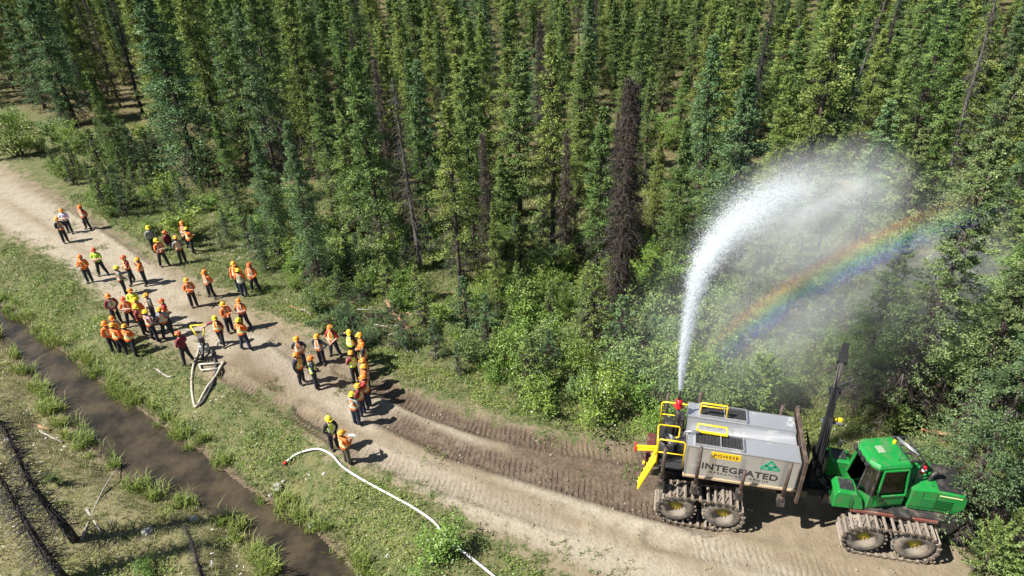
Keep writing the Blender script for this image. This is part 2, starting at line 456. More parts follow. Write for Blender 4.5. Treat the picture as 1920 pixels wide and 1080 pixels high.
# ditch water: murky brown, a slight ripple
wm = bpy.data.materials.new('ditch_water'); wm.use_nodes = True
nt = wm.node_tree; N = nt.nodes; L = nt.links
B = N['Principled BSDF']
geo = nd('ShaderNodeNewGeometry')
w1 = noise(.9, 3); w2 = noise(3.2, 3); w3 = noise(9, 2)
L.new(mixc(rng(w1, .3, .7), (.022, .019, .013), (.066, .051, .031)), B.inputs['Base Color'])
B.inputs['Roughness'].default_value = 0.03; B.inputs['IOR'].default_value = 1.33
bp = nd('ShaderNodeBump'); bp.inputs['Strength'].default_value = .5; bp.inputs['Distance'].default_value = .06
L.new(math_('ADD', w2, math_('MULTIPLY', w3, .4)), bp.inputs['Height']); L.new(bp.outputs['Normal'], B.inputs['Normal'])
cen = (bank_hi[:, None] * 0)
wv, wf = [], []
la = np.concatenate([[0], np.cumsum(np.hypot(*np.diff(bank_hi, axis=0).T))]); lb = np.concatenate([[0], np.cumsum(np.hypot(*np.diff(bank_lo, axis=0).T))])
K = 60
for k in range(K):
    t = k / (K - 1)
    a = np.array([np.interp(t * la[-1], la, bank_hi[:, i]) for i in (0, 1)]); b = np.array([np.interp(t * lb[-1], lb, bank_lo[:, i]) for i in (0, 1)])
    d = (b - a) / np.hypot(*(b - a)); a = a - d * .9; b = b + d * .9
    wv += [(*a, WATER_Z), (*b, WATER_Z)]
    if k: wf.append((2 * k - 2, 2 * k - 1, 2 * k + 1, 2 * k))
tag(link('ditch_water', npmesh('ditch_water', wv, wf, [wm])), kind='structure')
# ============================================================ VEGETATION
M_SPRUCE = leaf_mat('spruce_needles', (.070, .128, .030), (.218, .303, .076), .2, .22, .014)
M_BLUE = leaf_mat('blue_green_spruce_needles', (.062, .124, .046), (.180, .272, .104), .2, .18, .01)
M_YELLOW = leaf_mat('yellow_green_spruce_needles', (.122, .180, .034), (.300, .365, .084), .2, .16, .012)
M_PALE = leaf_mat('pale_green_spruce_needles', (.100, .150, .048), (.270, .335, .120), .22, .12, .01)
M_DEAD = leaf_mat('dead_spruce_twigs', (.032, .024, .020), (.098, .074, .060), .0, .25, .01)
M_DEADGREY = leaf_mat('bleached_dead_twigs', (.065, .057, .05), (.15, .135, .12), .0, .2, .01)
M_LARCH = leaf_mat('young_pine_needles', (.130, .200, .042), (.260, .335, .085), .25, .12, .012)
M_LEAF = leaf_mat('shrub_leaves', (.095, .172, .026), (.260, .365, .066), .25, .2, .018, .45)
M_LEAFD = leaf_mat('willow_leaves', (.105, .168, .050), (.240, .320, .105), .25, .2, .018, .5)
M_GRASS = leaf_mat('grass_blades', (.125, .200, .042), (.350, .335, .150), .3, .0, .0)
M_REED = leaf_mat('reed_blades', (.140, .215, .032), (.300, .335, .080), .3, .0, .0)
M_BARK = mat('spruce_bark', (.085, .066, .052), .9, noise=.4, nscale=9, bump=.6, bscale=30)
M_BARKGREY = mat('weathered_bark', (.105, .092, .08), .9, noise=.4, nscale=9, bump=.5, bscale=30)
M_CHAR = mat('blackened_bark', (.035, .030, .027), .9, noise=.5, nscale=14, bump=.6, bscale=40)
M_STEM = mat('shrub_stem', (.11, .085, .06), .9, noise=.3)

def unit(a): return a / (np.linalg.norm(a, axis=1, keepdims=True) + 1e-9)

def kites(P, D, Wd, Lg, tint, R, lift=.12, Nr=None):
    """small pointed leaf faces, two triangles each, slightly folded"""
    n = len(P); S_ = unit(np.cross(D, R.normal(size=(n, 3)) * .5 + np.array([0, 0, 1.]) if Nr is None else Nr + R.normal(size=(n, 3)) * .35)); U = np.cross(S_, D)
    L_ = Lg[:, None]; w = Wd[:, None]
    v = np.stack([P, P + D * L_ * .45 + S_ * w * .5 - U * L_ * lift * .3, P + D * L_ + U * 0, P + D * L_ * .5 - S_ * w * .5 + U * L_ * lift], 1).reshape(-1, 3)
    b = np.arange(n) * 4
    f = np.concatenate([np.stack([b, b + 1, b + 2], 1), np.stack([b, b + 2, b + 3], 1)])
    return v, f, np.repeat(tint, 4)

def slivers(P, D, Wd, Lg, tint, R):
    n = len(P); S_ = unit(np.cross(D, R.normal(size=(n, 3))))
    v = np.stack([P - S_ * Wd[:, None] * .5, P + S_ * Wd[:, None] * .5, P + D * Lg[:, None]], 1).reshape(-1, 3)
    b = np.arange(n) * 3
    return v, np.stack([b, b + 1, b + 2], 1), np.repeat(tint, 3)

def make_spruce(seed, h=12., r=1.1, base=.12, power=.75, nb=300, spray=24, droop=.55, size=.13, dead_low=.25, club=.0, trunk_r=None, bend=.15, gap=.0, dead=False):
    """returns (trunk mesh, crown mesh) of a narrow spruce with its base at the origin"""
    R = np.random.default_rng(seed)
    def axis_at(z):
        t = np.asarray(z) / h
        return np.stack([bend * np.sin(2.2 * t + seed) * t, bend * np.cos(1.7 * t + seed * 2) * t - bend * t * np.cos(seed * 2) * .3, np.asarray(z)], -1)
    t = base + (1 - base) * (np.arange(nb) + R.random(nb)) / nb
    t = t ** .92
    az = np.arange(nb) * 2.39996 + R.normal(0, .5, nb)
    prof = (1 - t) ** power * np.clip((t - base) / .10 + .35, 0, 1) + club * np.exp(-((t - .90) / .05) ** 2) + .02
    lob = .85 + .2 * np.sin(az * 2 + t * 21 + seed) + .62 * (R.random(nb) - .5)
    clump = .9 + .3 * np.sin(t * 58 + np.cos(az + seed) * 2.1)
    ln = r * prof * lob * clump
    keep = R.random(nb) > gap * (np.sin(t * 31 + az) > .2)
    lowdead = (t < base + dead_low * (1 - base)) & (R.random(nb) < .55)
    ln = np.clip(ln, .12, None)
    el = np.radians(-22 + 62 * t ** 1.6 + R.normal(0, 9, nb))
    P, D, Wd, Lg, T, NR = [], [], [], [], [], []
    DP, DD, DW, DL, DT = [], [], [], [], []
    btint = np.clip(R.normal(.45, .25, nb), 0, 1)
    ax = axis_at(t * h)
    for i in range(nb):
        if not keep[i]: continue
        ch = np.array([math.cos(az[i]), math.sin(az[i]), 0])
        k = max(6, int(spray * (.45 + .75 * ln[i] / r)))
        s = .28 + .72 * R.random(k) ** .7
        if lowdead[i] or dead:
            k2 = k // 2 if not dead else k
            s = s[:k2]
            pos = ax[i] + ch * (ln[i] * s)[:, None] + np.array([0, 0, 1.]) * (ln[i] * (math.tan(el[i]) * s - .5 * s * s))[:, None]
            d = unit(ch * .5 + R.normal(0, .55, (k2, 3)) + np.array([0, 0, -.45]))
            DP.append(pos); DD.append(d); DW.append(np.full(k2, .022)); DL.append(R.uniform(.2, .45, k2)); DT.append(R.random(k2))
            DP.append(ax[i][None]); DD.append(unit((ch + np.array([0, 0, math.tan(el[i]) - .35]))[None])); DW.append(np.array([.05])); DL.append(np.array([ln[i] * 1.05])); DT.append(np.array([.3]))
            continue
        lat = np.array([-ch[1], ch[0], 0])
        zz = lambda q: ln[i] * (math.tan(el[i]) * q - droop * q * q + .28 * q ** 4)
        # dead inner twigs, added dark and broad to block light inside the crown
        ki = 7 if ln[i] > .3 else 2
        si = R.uniform(.03, .6, ki)
        DP.append(ax[i] + ch * (ln[i] * si)[:, None] + np.array([0, 0, 1.]) * np.array([zz(q) for q in si])[:, None]); DD.append(unit(ch * .6 + R.normal(0, .6, (ki, 3)) + np.array([0, 0, -.35]))); DW.append(np.full(ki, .05)); DL.append(R.uniform(.15, .38, ki) * min(1, ln[i] + .3)); DT.append(R.random(ki) * .5)
        # lumps of needles along the outer part
        nt_ = 1 if ln[i] < .3 else (2 if ln[i] < .6 else (4 if ln[i] < 1.1 else 5))
        per = max(6, k // nt_)
        for q in range(nt_):
            c0 = 1.0 - q * (.62 / max(nt_, 2)) if nt_ > 1 else .8
            sdv = (0 if q == 0 else R.choice([-1, 1]) * R.uniform(.08, .24) * ln[i])
            cen = ax[i] + ch * ln[i] * c0 + lat * sdv + np.array([0, 0, zz(c0)])
            rad = np.clip(.15 * ln[i] + .06, .07, .24) * R.uniform(.8, 1.3) * size / .118
            o = unit(R.normal(size=(per, 3)) + np.array([0, 0, .35]))
            pos = cen + o * (rad * R.uniform(.55, 1.1, per))[:, None] * np.array([1, 1, .62]) + ch * (R.normal(0, .35, per) * rad)[:, None]
            d = unit(ch * .8 + R.normal(0, .55, (per, 3)) + np.array([0, 0, .1]))
            P.append(pos); D.append(d); NR.append(o); Lg.append(size * R.uniform(.65, 1.3, per)); Wd.append(size * R.uniform(.28, .50, per))
            T.append(np.clip(btint[i] + R.normal(0, .10) + R.normal(0, .13, per), 0, 1))
    parts = []
    if P: parts.append(kites(np.concatenate(P), np.concatenate(D), np.concatenate(Wd), np.concatenate(Lg), np.concatenate(T), R, Nr=np.concatenate(NR)))
    nliv = len(parts[0][1]) if parts else 0
    if DP: parts.append(slivers(np.concatenate(DP), np.concatenate(DD), np.concatenate(DW), np.concatenate(DL), np.concatenate(DT), R))
    V, Fc, Ti, o = [], [], [], 0
    for v, f, ti in parts: V.append(v); Fc.append(f + o); Ti.append(ti); o += len(v)
    Fc = np.concatenate(Fc)
    mi = np.zeros(len(Fc), int)
    if not dead: mi[nliv:] = 1
    crown = npmesh('spruce_crown', np.concatenate(V), Fc, [M_SPRUCE, M_DEAD] if not dead else [M_DEAD], dict(tint=np.concatenate(Ti)), mi=mi)
    tr = trunk_r or (.05 + h * .0088)
    mb = MB()
    zs = np.linspace(-.15, h * .985, 9)
    mb.tube([tuple(a) for a in axis_at(np.maximum(zs, 0)) * [1, 1, 0] + np.stack([zs * 0, zs * 0, zs], 1)], [tr * (1.25 if q == 0 else 1) * (1 - .93 * max(z, 0) / h) for q, z in enumerate(zs)], 7)
    for q in range(14):
        z = R.uniform(.04, base + .25) * h; a = R.uniform(0, 6.28); l = R.uniform(.3, .8)
        p = axis_at(z)
        mb.tube([p, (p[0] + math.cos(a) * l, p[1] + math.sin(a) * l, p[2] - l * R.uniform(.1, .5))], [.016, .005], 3)
    return mb.mesh('spruce_trunk', M_BARK), crown

def make_snag(seed, h=11., grey=True, twigs=260, long=.9):
    """dead standing tree: bare tapered pole with thin drooping branch stubs"""
    R = np.random.default_rng(seed); mb = MB()
    tr = .05 + h * .008
    lean = R.normal(0, .02, 2)
    ax = lambda z: Vector((lean[0] * z + .06 * math.sin(z * .7 + seed), lean[1] * z + .06 * math.cos(z * .5 + seed), z))
    zs = np.linspace(-.15, h, 10)
    mb.tube([ax(z) for z in zs], [tr * (1 - .9 * max(z, 0) / h) for z in zs], 7)
    trunk = mb.mesh('snag_trunk', M_BARKGREY if grey else M_CHAR)
    br = MB()
    for i in range(twigs):
        t = R.uniform(.12, .99); z = t * h; a = R.uniform(0, 6.28)
        l = long * R.uniform(.35, 1.1) * (1 - t) ** .6 + .12
        d = Vector((math.cos(a), math.sin(a), 0)); p = ax(z)
        dr = R.uniform(.15, .7)
        m = p + d * l * .6 + Vector((0, 0, -l * dr * .35)); e = p + d * l + Vector((0, 0, -l * dr))
        br.tube([p, m, e], [.018, .011, .004], 3, cap=False)
        for q in range(2):
            s = R.uniform(.35, .95); o = p.lerp(e, s); dd = Vector(R.normal(0, 1, 3)).normalized() * .22 + Vector((0, 0, -.12))
            br.tube([o, o + dd], [.008, .003], 3, cap=False)
    return trunk, br.mesh('snag_branches', M_DEADGREY if grey else M_CHAR)

def make_shrub(seed, h=2., r=1.1, n=2600, leaf=.085, narrow=False):
    R = np.random.default_rng(seed)
    ns = 9; mb = MB(); P = []; T = []; Dn = []; No = []
    for i in range(ns):
        a = R.uniform(0, 6.28); sp = R.uniform(.15, .95) * r; hh = h * R.uniform(.6, 1.02) * (1 - .3 * (sp / r) ** 2)
        p0 = np.array([R.normal(0, .1), R.normal(0, .1), -.1]); p2 = np.array([math.cos(a) * sp, math.sin(a) * sp, hh])
        p1 = (p0 + p2) / 2 + np.array([-math.cos(a), -math.sin(a), 0]) * .12 * r
        q = lambda t: p0 * (1 - t) ** 2 + 2 * p1 * t * (1 - t) + p2 * t * t
        mb.tube([q(t) for t in (0, .35, .7, 1)], [.028, .02, .013, .005], 4)
        tone = R.normal(.45, .16)
        for j in range(9):
            t = R.uniform(.3, 1.03); c = q(t) + R.normal(0, .16 * r, 3) * [1, 1, .7]
            k = n // (ns * 9)
            rad = R.uniform(.13, .26) * r
            o = unit(R.normal(size=(k, 3))) * (R.random(k) ** .5)[:, None] * rad * np.array([1, 1, .8])
            P.append(c + o); No.append(unit(o + np.array([0, 0, .4]) * rad)); Dn.append(unit(R.normal(size=(k, 3)) + o / rad * .4))
            T.append(np.clip(tone + R.normal(0, .1) + R.normal(0, .13, k), 0, 1))
    P = np.concatenate(P); P[:, 2] = np.maximum(P[:, 2], .03)
    k = len(P)
    v, f, ti = kites(P, np.concatenate(Dn), leaf * R.uniform(.45, .75, k) * (.6 if narrow else 1), leaf * R.uniform(.7, 1.3, k) * (1.35 if narrow else 1), np.concatenate(T), R, .15, np.concatenate(No))
    return mb.mesh('shrub_stems', M_STEM), npmesh('shrub_foliage', v, f, [M_LEAF], dict(tint=ti))

def make_young_pine(seed, h=2.6, r=.95):
    """feathery young conifer: long shoots that sweep out and up, set with fine needles"""
    R = np.random.default_rng(seed); P, D, Wd, Lg, T = [], [], [], [], []; mb = MB()
    mb.tube([(0, 0, -.1), (.02, 0, h * .5), (0, .02, h)], [.045, .028, .008], 6)
    for i in range(46):
        t = .06 + .94 * (i + R.random()) / 46; a = i * 2.4 + R.normal(0, .3); ln = r * (1 - t) ** .7 + .12
        ch = np.array([math.cos(a), math.sin(a), 0])
        up = .15 + .65 * t
        s = np.linspace(.1, 1, 24) + R.normal(0, .02, 24)
        base = np.array([0, 0, t * h]) + ch * (ln * s)[:, None] + np.array([0, 0, 1.]) * (ln * (up * s + .25 * s * s))[:, None]
        mb.tube([base[0], base[12], base[-1]], [.014, .009, .004], 3, cap=False)
        for q in range(3):
            d = unit(ch * .7 + np.array([0, 0, .45]) + R.normal(0, .55, (24, 3)))
            P.append(base); D.append(d); Lg.append(R.uniform(.10, .18, 24)); Wd.append(R.uniform(.022, .04, 24)); T.append(np.clip(R.normal(.5, .2, 24), 0, 1))
    v, f, ti = kites(np.concatenate(P), np.concatenate(D), np.concatenate(Wd), np.concatenate(Lg), np.concatenate(T), R)
    return mb.mesh('pine_trunk', M_STEM), npmesh('pine_crown', v, f, [M_LARCH], dict(tint=ti))

# prototypes (meshes only; every plant in the scene is its own object)
SPR = [make_spruce(1, 12, 1.75, .05, .80, 269, 113), make_spruce(2, 12, 1.6, .09, .72, 255, 108, club=.03), make_spruce(3, 12, 2.0, .03, .92, 284, 121), make_spruce(4, 12, 1.5, .15, .70, 227, 105, club=.04, gap=.5),
       make_spruce(5, 12, 1.7, .07, .80, 262, 108, gap=.4), make_spruce(6, 12, 1.75, .20, .74, 227, 108, dead_low=.4, gap=.4), make_spruce(7, 12, 1.65, .05, .88, 276, 108), make_spruce(8, 12, 2.2, .03, 1.0, 305, 129),
       make_spruce(9, 12, 1.4, .18, .66, 227, 97, club=.05, gap=.45), make_spruce(10, 12, 1.85, .07, .78, 269, 113, gap=.3)]
BIG = [make_spruce(31, 9, 2.35, .02, 1.1, 230, 230, size=.085, droop=.5), make_spruce(32, 9, 2.2, .03, 1.05, 220, 230, size=.085, droop=.55, gap=.15)]
SAP = [make_spruce(41, 3, 1.1, .02, 1.0, 90, 60, size=.075, droop=.3, dead_low=0, bend=.03), make_spruce(42, 3, 1.25, .02, .95, 95, 64, size=.08, droop=.35, dead_low=0, bend=.04), make_spruce(43, 3, .95, .02, 1.05, 85, 52, size=.07, droop=.25, dead_low=0, bend=.03)]
DEADS = [make_spruce(51, 12, 1.5, .04, .7, 420, 34, dead=True), make_spruce(52, 12, 1.25, .08, .75, 340, 30, dead=True)]
SNAG = [make_snag(61, 11, True), make_snag(62, 11, False, 300, .6), make_snag(63, 11, True, 120, .5), make_snag(64, 11, False, 420, .75)]
SHR = [make_shrub(71, 2, 1.15), make_shrub(72, 2, 1.0), make_shrub(73, 2, 1.3, 3000), make_shrub(74, 2, 1.0, 2600, .10, True), make_shrub(75, 2, 1.2, 3000, .095, True), make_shrub(76, 2, 1.25, 2600, .075)]
PINE = [make_young_pine(81), make_young_pine(82, 2.6, 1.2)]

def plant(name, proto, x, y, h, protoh, fat=1.0, rz=None, leafmat=None, tilt=(0, 0), label=None, cat='tree', group=None, parts=('trunk', 'crown'), z=None):
    root = empty(name, (x, y, gz(x, y) if z is None else z), RNG.uniform(0, 6.28) if rz is None else rz)
    root.rotation_euler[0], root.rotation_euler[1] = tilt
    s = h / protoh
    root.scale = (s * fat, s * fat, s)
    for me, pn in zip(proto, parts):
        o = link(pn, me, root)
        if leafmat is not None and pn == parts[1]:
            o.material_slots[0].link = 'OBJECT'; o.material_slots[0].material = leafmat
    return tag(root, label, cat, group)

PLACED = []   # (x, y, clear radius)
def at_top(tu, tv, bv):
    """base on the ground and height of an upright thing from its top pixel and the row its foot stands on"""
    k = (bv - tv) / (_nad[1] - tv); bu = tu + (_nad[0] - tu) * k
    g = gp(bu, bv)
    lo, hi = 0., 30.
    for _ in range(40):
        m = (lo + hi) / 2
        if proj((g[0], g[1], m))[1] > tv: lo = m
        else: hi = m
    return g[0], g[1], lo

# ---- trees one can pick out, by top pixel, foot row, kind, width
#  kind: number of the spruce shape + needle colour (s green, b blue-green, y yellow-green)
FRONT = [
 (26, -70, 232, 2, 'b', 1.1, 'blue-green spruce standing in the top left corner of the picture'),
 (100, -60, 226, 0, 'y', .95, 'yellowish spruce, second large one from the top left corner'),
 (85, 122, 236, 6, 'b', .9, 'short blue-green spruce behind the round bush at the left edge'),
 (166, 140, 338, 7, 's', .95, 'mid-height spruce at the clearing above the road, left of the big blue-green one'),
 (253, -60, 334, 7, 'b', 1.25, 'big broad blue-green spruce at the edge of the left clearing'),
 (330, -45, 285, 0, 'y', 1.15, 'yellow-green spruce just right of the big blue-green one'),
 (402, 215, 350, 2, 's', .85, 'low spruce with bushy foot at the right end of the left clearing'),
 (395, -20, 330, 4, 's', 1., 'tall spruce rising over the right end of the clearing'),
 (458, -25, 335, 5, 's', 1., 'tall spruce with grey dead lower limbs right of the clearing'),
 (524, -40, 340, 1, 'y', .9, 'slim yellow-tinged spruce with clubbed top above the standing group'),
 (566, 30, 345, 0, 's', .95, 'slim spruce with its tip in view, upper left of centre'),
 (622, 10, 320, 3, 's', .9, 'thin ragged spruce left of the forked dark gap'),
 (470, 245, 470, 2, 'b', .95, 'bushy blue-green spruce directly behind the three workers at the verge'),
 (536, 230, 536, 2, 'b', .95, 'dense blue-green spruce nearest the road above the dug soil'),
 (500, 300, 445, 7, 'y', .75, 'light green young conifer between the two bushy verge spruces'),
 (631, 175, 446, 2, 's', 1.1, 'leafy dark spruce over the shaded hollow left of centre'),
 (664, 100, 470, 0, 's', 1.05, 'tall spruce with bare lower trunk right of the shaded hollow'),
 (776, 196, 430, 4, 's', 1., 'spruce behind the grey bare snag'),
 (832, 188, 552, 5, 'y', 1.1, 'bright yellow-green ragged spruce left of centre'),
 (866, 128, 500, 1, 's', .9, 'slim spruce directly right of the bright yellow-green one'),
 (922, 382, 594, 4, 'y', .8, 'small slender spruce alone on the sunny slope at centre'),
 (872, 40, 380, 6, 's', 1.1, 'dense spruce with tip in view, above the bright yellow-green one'),
 (1035, 72, 470, 3, 'y', 1.1, 'yellow-tinged ragged spruce left of the brown dead pair'),
 (1133, 203, 500, 0, 's', 1.15, 'full green spruce just left of the brown dead pair'),
 (1240, 252, 452, 0, 'y', .95, 'short light spruce just right of the brown dead pair'),
 (1286, 232, 500, 2, 's', 1.1, 'bushy spruce with low skirts left of the water jet'),
 (1345, 66, 420, 1, 'b', 1.05, 'tall clubbed spruce above the start of the spray arc'),
 (1370, 15, 380, 3, 'y', 1.05, 'tall yellow-green spruce above the spray arc, second from the jet'),
 (1485, 128, 430, 0, 'y', .95, 'yellow-brown spruce poking above the spray cloud left side'),
 (1590, -30, 420, 9, 'y', 1.2, 'broad yellow-green spruce behind the thin dead pole in the spray'),
 (1612, 78, 400, 0, 'b', 1.2, 'bushy blue-green spruce right of the thin dead pole in the spray'),
 (1700, 120, 420, 6, 's', 1.1, 'spruce above the spray cloud right of the black pole'),
 (1440, 372, 640, 10, 'p', .9, 'pale green spruce seen through the spray right of the jet'),
 (1530, 330, 600, 5, 's', 1.1, 'spruce wrapped in thick mist under the spray arc'),
 (1745, 242, 640, 10, 'p', .95, 'spruce at the right end of the spray cloud'),
 (1868, 262, 772, 11, 'p', 1.0, 'big green spruce crossing the rainbow at right'),
 (1700, 430, 742, 10, 'p', 1.0, 'pale spruce standing in mist behind the crane tip'),
 (1915, 120, 560, 11, 'p', 1.0, 'tall green spruce at the right edge above the rainbow'),
 (1990, 560, 975, 10, 'b', 1.15, 'large grey-green spruce at the right edge beside the green machine'),
 (1985, 380, 800, 11, 'p', 1.0, 'pale spruce in mist at the right edge, behind the large grey-green one'),
]
LEAFM = dict(s=M_SPRUCE, b=M_BLUE, y=M_YELLOW, p=M_PALE)
for tu, tv, bv, k, c, fat, lab in FRONT:
    x, y, h = at_top(tu, tv, bv)
    pr, ph = (SPR[k], 12.) if k < 10 else (BIG[k - 10], 9.)
    if h < 6 and k < 10: fat *= 1.35
    plant('spruce_tree', pr, x, y, h, ph, fat, leafmat=LEAFM[c], label=lab, group='spruces one can pick out along the forest front')
    PLACED.append((x, y, 1.0))
# dead and bare ones
for tu, tv, bv, k, fat, lab in [
 (1178, 148, 592, 0, .95, 'left and taller of the two brown dead spruces at centre right'), (1196, 158, 585, 1, .9, 'right one of the two brown dead spruces at centre right'), (1062, 250, 490, 1, 1.0, 'dark dead spruce left of the full green one'),
 (700, 110, 390, 1, .9, 'brown dead spruce in the dark gap left of centre'), (905, 250, 520, 0, .8, 'dark dead spruce beside the yellow-green one')]:
    x, y, h = at_top(tu, tv, bv)
    plant('dead_spruce_tree', DEADS[k], x, y, h, 12., fat, label=lab, group='dead brown spruces'); PLACED.append((x, y, 1.0))
for tu, tv, bv, k, lab, dt in [
 (743, 150, 512, 0, 'grey bare snag with drooping dead limbs left of centre', 0), (185, -40, 215, 1, 'dark bare leaning pole in the upper left dark gap', 0), (1697, -40, 240, 1, 'black bare pole in the upper right above the spray', 0),
 (1443, -30, 330, 1, 'dark bare pole above the spray arc', 0), (1565, 60, 400, 3, 'thin dead twiggy pole rising out of the spray', .0), (1900, -20, 400, 0, 'grey leaning snag with bleached limbs at upper right', .06), (1640, -20, 330, 2, 'thin pale dead pole at upper right', 0.03), (480, 95, 330, 2, 'thin bare trunk with pale limbs right of the left clearing', 0)]:
    x, y, h = at_top(tu, tv, bv)
    plant('dead_tree', SNAG[k], x, y, h, 11., 1.15, tilt=(0, dt), label=lab, group='bare dead poles', parts=('trunk', 'branches')); PLACED.append((x, y, .7))
# burnt snags on the near bank, feet below the picture
for (tu, tv), hh, k, lab in [((-14, 762), 6.5, 3, 'upper one of the two black burnt snags in the lower left corner'), ((-30, 850), 6.0, 3, 'lower one of the two black burnt snags in the lower left corner'), ((340, 995), 3.2, 1, 'short black snag at the bottom edge left of the ditch')]:
    # choose the foot so that the top at height hh projects to the pixel
    g = gp(tu, tv, hh - .3)
    plant('burnt_snag', SNAG[k], g[0], g[1], hh, 11., 2.0 if hh > 5 else 1.9, label=lab, group='burnt snags on the near bank', parts=('trunk', 'branches'), z=-.3)

# ---- the stand behind: one object per tree
FOREST = px([(-400, 60), (-60, 190), (60, 205), (150, 222), (235, 225), (300, 235), (360, 262), (430, 300), (480, 352), (560, 420), (660, 440), (760, 470), (860, 490), (960, 455), (1060, 470), (1160, 520), (1260, 500), (1340, 520), (1430, 600), (1560, 640), (1690, 690), (1800, 730), (1960, 800), (2100, 780)])
fx0, fx1, fy1 = -105, 95, 150
forest_poly = np.vstack([FOREST, [[fx1 + 14, 24], [fx1 + 14, fy1], [fx0 - 20, fy1], [fx0 - 24, 95]]])
cand = np.stack([RNG.uniform(fx0 - 20, fx1 + 12, 70000), RNG.uniform(22, fy1, 70000)], 1)
cand = cand[inside(cand, forest_poly)]
acc = []
cells = {}
def put(x, y): cells.setdefault((int(x // 4), int(y // 4)), []).append((x, y))
for p in PLACED: put(p[0], p[1])
n1, n2 = vnoise(cand, .16, 21), vnoise(cand, .3, 22)
for (x, y), o1, o2 in zip(cand, n1, n2):
    u, v, zz = proj((x, y, 5.))
    if not (-160 < u < 2080): continue
    if o1 > .74 and random.random() < .85: continue      # a few natural openings
    md = 1.95 + 2.3 * o2 + (.3 if y > 75 else -.15)
    i0, j0 = int(x // 4), int(y // 4)
    if any((x - a) ** 2 + (y - b) ** 2 < md * md for i in (-1, 0, 1) for j in (-1, 0, 1) for a, b in cells.get((i0 + i, j0 + j), ())): continue
    put(x, y); acc.append((x, y))
acc.sort(key=lambda p: math.hypot(p[0], p[1]))
tones = dict(s='dark green', b='blue-green', y='yellowish green')
COLS = [(-1e9, 'above the round bush at the left edge'), (120, 'behind the left clearing'), (330, 'above the left end of the road group'), (520, 'up behind the dense verge spruce'), (680, 'above the grey bare snag'), (860, 'up behind the small slender spruce'), (1010, 'left of the brown dead pair'), (1170, 'right of the brown dead pair'), (1330, 'above the water jet'), (1480, 'above the spray cloud'), (1640, 'above the crane'), (1780, 'above the rainbow at right')]
NIND = 235
rest = []
for i, (x, y) in enumerate(acc):
    u, v, dep = proj((x, y, 6.))
    c = random.choices('sby', (5, 1.5 if u < 1150 else .8, 2.6 if u > 600 else 1.6))[0]
    h = random.choice([random.uniform(4.6, 8.), random.uniform(7.5, 11.2), random.uniform(7.5, 10.5)]) + (1.8 if u < 500 else 0)
    if i >= NIND: rest.append((x, y, h, i)); continue
    zone = [zn for a, zn in COLS if u >= a][-1]
    row = 'front row' if dep < 40 else ('second rows' if dep < 49 else 'back rows')
    if random.random() < .07:
        plant('dead_spruce_tree', DEADS[i % 2], x, y, h, 12., random.uniform(.7, 1.), label='dead brown-black spruce, %s, %s' % (row, zone), group='dead spruces in the stand')
        continue
    fat = random.uniform(.82, 1.28) * (11.5 / h) ** .6
    look = 'slim' if i % 10 in (8, 3, 1) else ('broad' if i % 10 in (2, 7) else '')
    plant('spruce_tree', SPR[i % 10], x, y, h, 12., fat, leafmat=LEAFM[c], tilt=(random.gauss(0, .015), random.gauss(0, .015)),
          label=('%s %s spruce, %s, %s' % (look, tones[c], row, zone)).strip(), group='%s spruces in the dense stand' % tones[c])

# ---- the far part of the stand, too many and too hidden to tell apart: one object
def gn_scatter(name, locs, scl, rots, crown, trunk, leafmat=None):
    me = bpy.data.meshes.new(name)
    me.from_pydata([tuple(p) for p in locs], [], [])
    for n, a in (('scl', scl), ('rot', rots)):
        at = me.attributes.new(n, 'FLOAT', 'POINT'); at.data.foreach_set('value', np.asarray(a, np.float32))
    o = link(name, me)
    ng = bpy.data.node_groups.new(name, 'GeometryNodeTree')
    ng.interface.new_socket('Geometry', in_out='INPUT', socket_type='NodeSocketGeometry'); ng.interface.new_socket('Geometry', in_out='OUTPUT', socket_type='NodeSocketGeometry')
    gi, go = ng.nodes.new('NodeGroupInput'), ng.nodes.new('NodeGroupOutput')
    jn = ng.nodes.new('GeometryNodeJoinGeometry')
    for src in (crown, trunk):
        oi = ng.nodes.new('GeometryNodeObjectInfo'); oi.inputs['Object'].default_value = src; oi.transform_space = 'ORIGINAL'; oi.inputs['As Instance'].default_value = True
        ip = ng.nodes.new('GeometryNodeInstanceOnPoints')
        a1 = ng.nodes.new('GeometryNodeInputNamedAttribute'); a1.data_type = 'FLOAT'; a1.inputs['Name'].default_value = 'scl'
        a2 = ng.nodes.new('GeometryNodeInputNamedAttribute'); a2.data_type = 'FLOAT'; a2.inputs['Name'].default_value = 'rot'
        cb = ng.nodes.new('ShaderNodeCombineXYZ'); ng.links.new(a2.outputs['Attribute'], cb.inputs['Z'])
        ng.links.new(gi.outputs[0], ip.inputs['Points']); ng.links.new(oi.outputs['Geometry'], ip.inputs['Instance'])
        ng.links.new(a1.outputs['Attribute'], ip.inputs['Scale']); ng.links.new(cb.outputs[0], ip.inputs['Rotation'])
        ng.links.new(ip.outputs[0], jn.inputs[0])
    ng.links.new(jn.outputs[0], go.inputs[0])
    md = o.modifiers.new('scatter', 'NODES'); md.node_group = ng
    return o

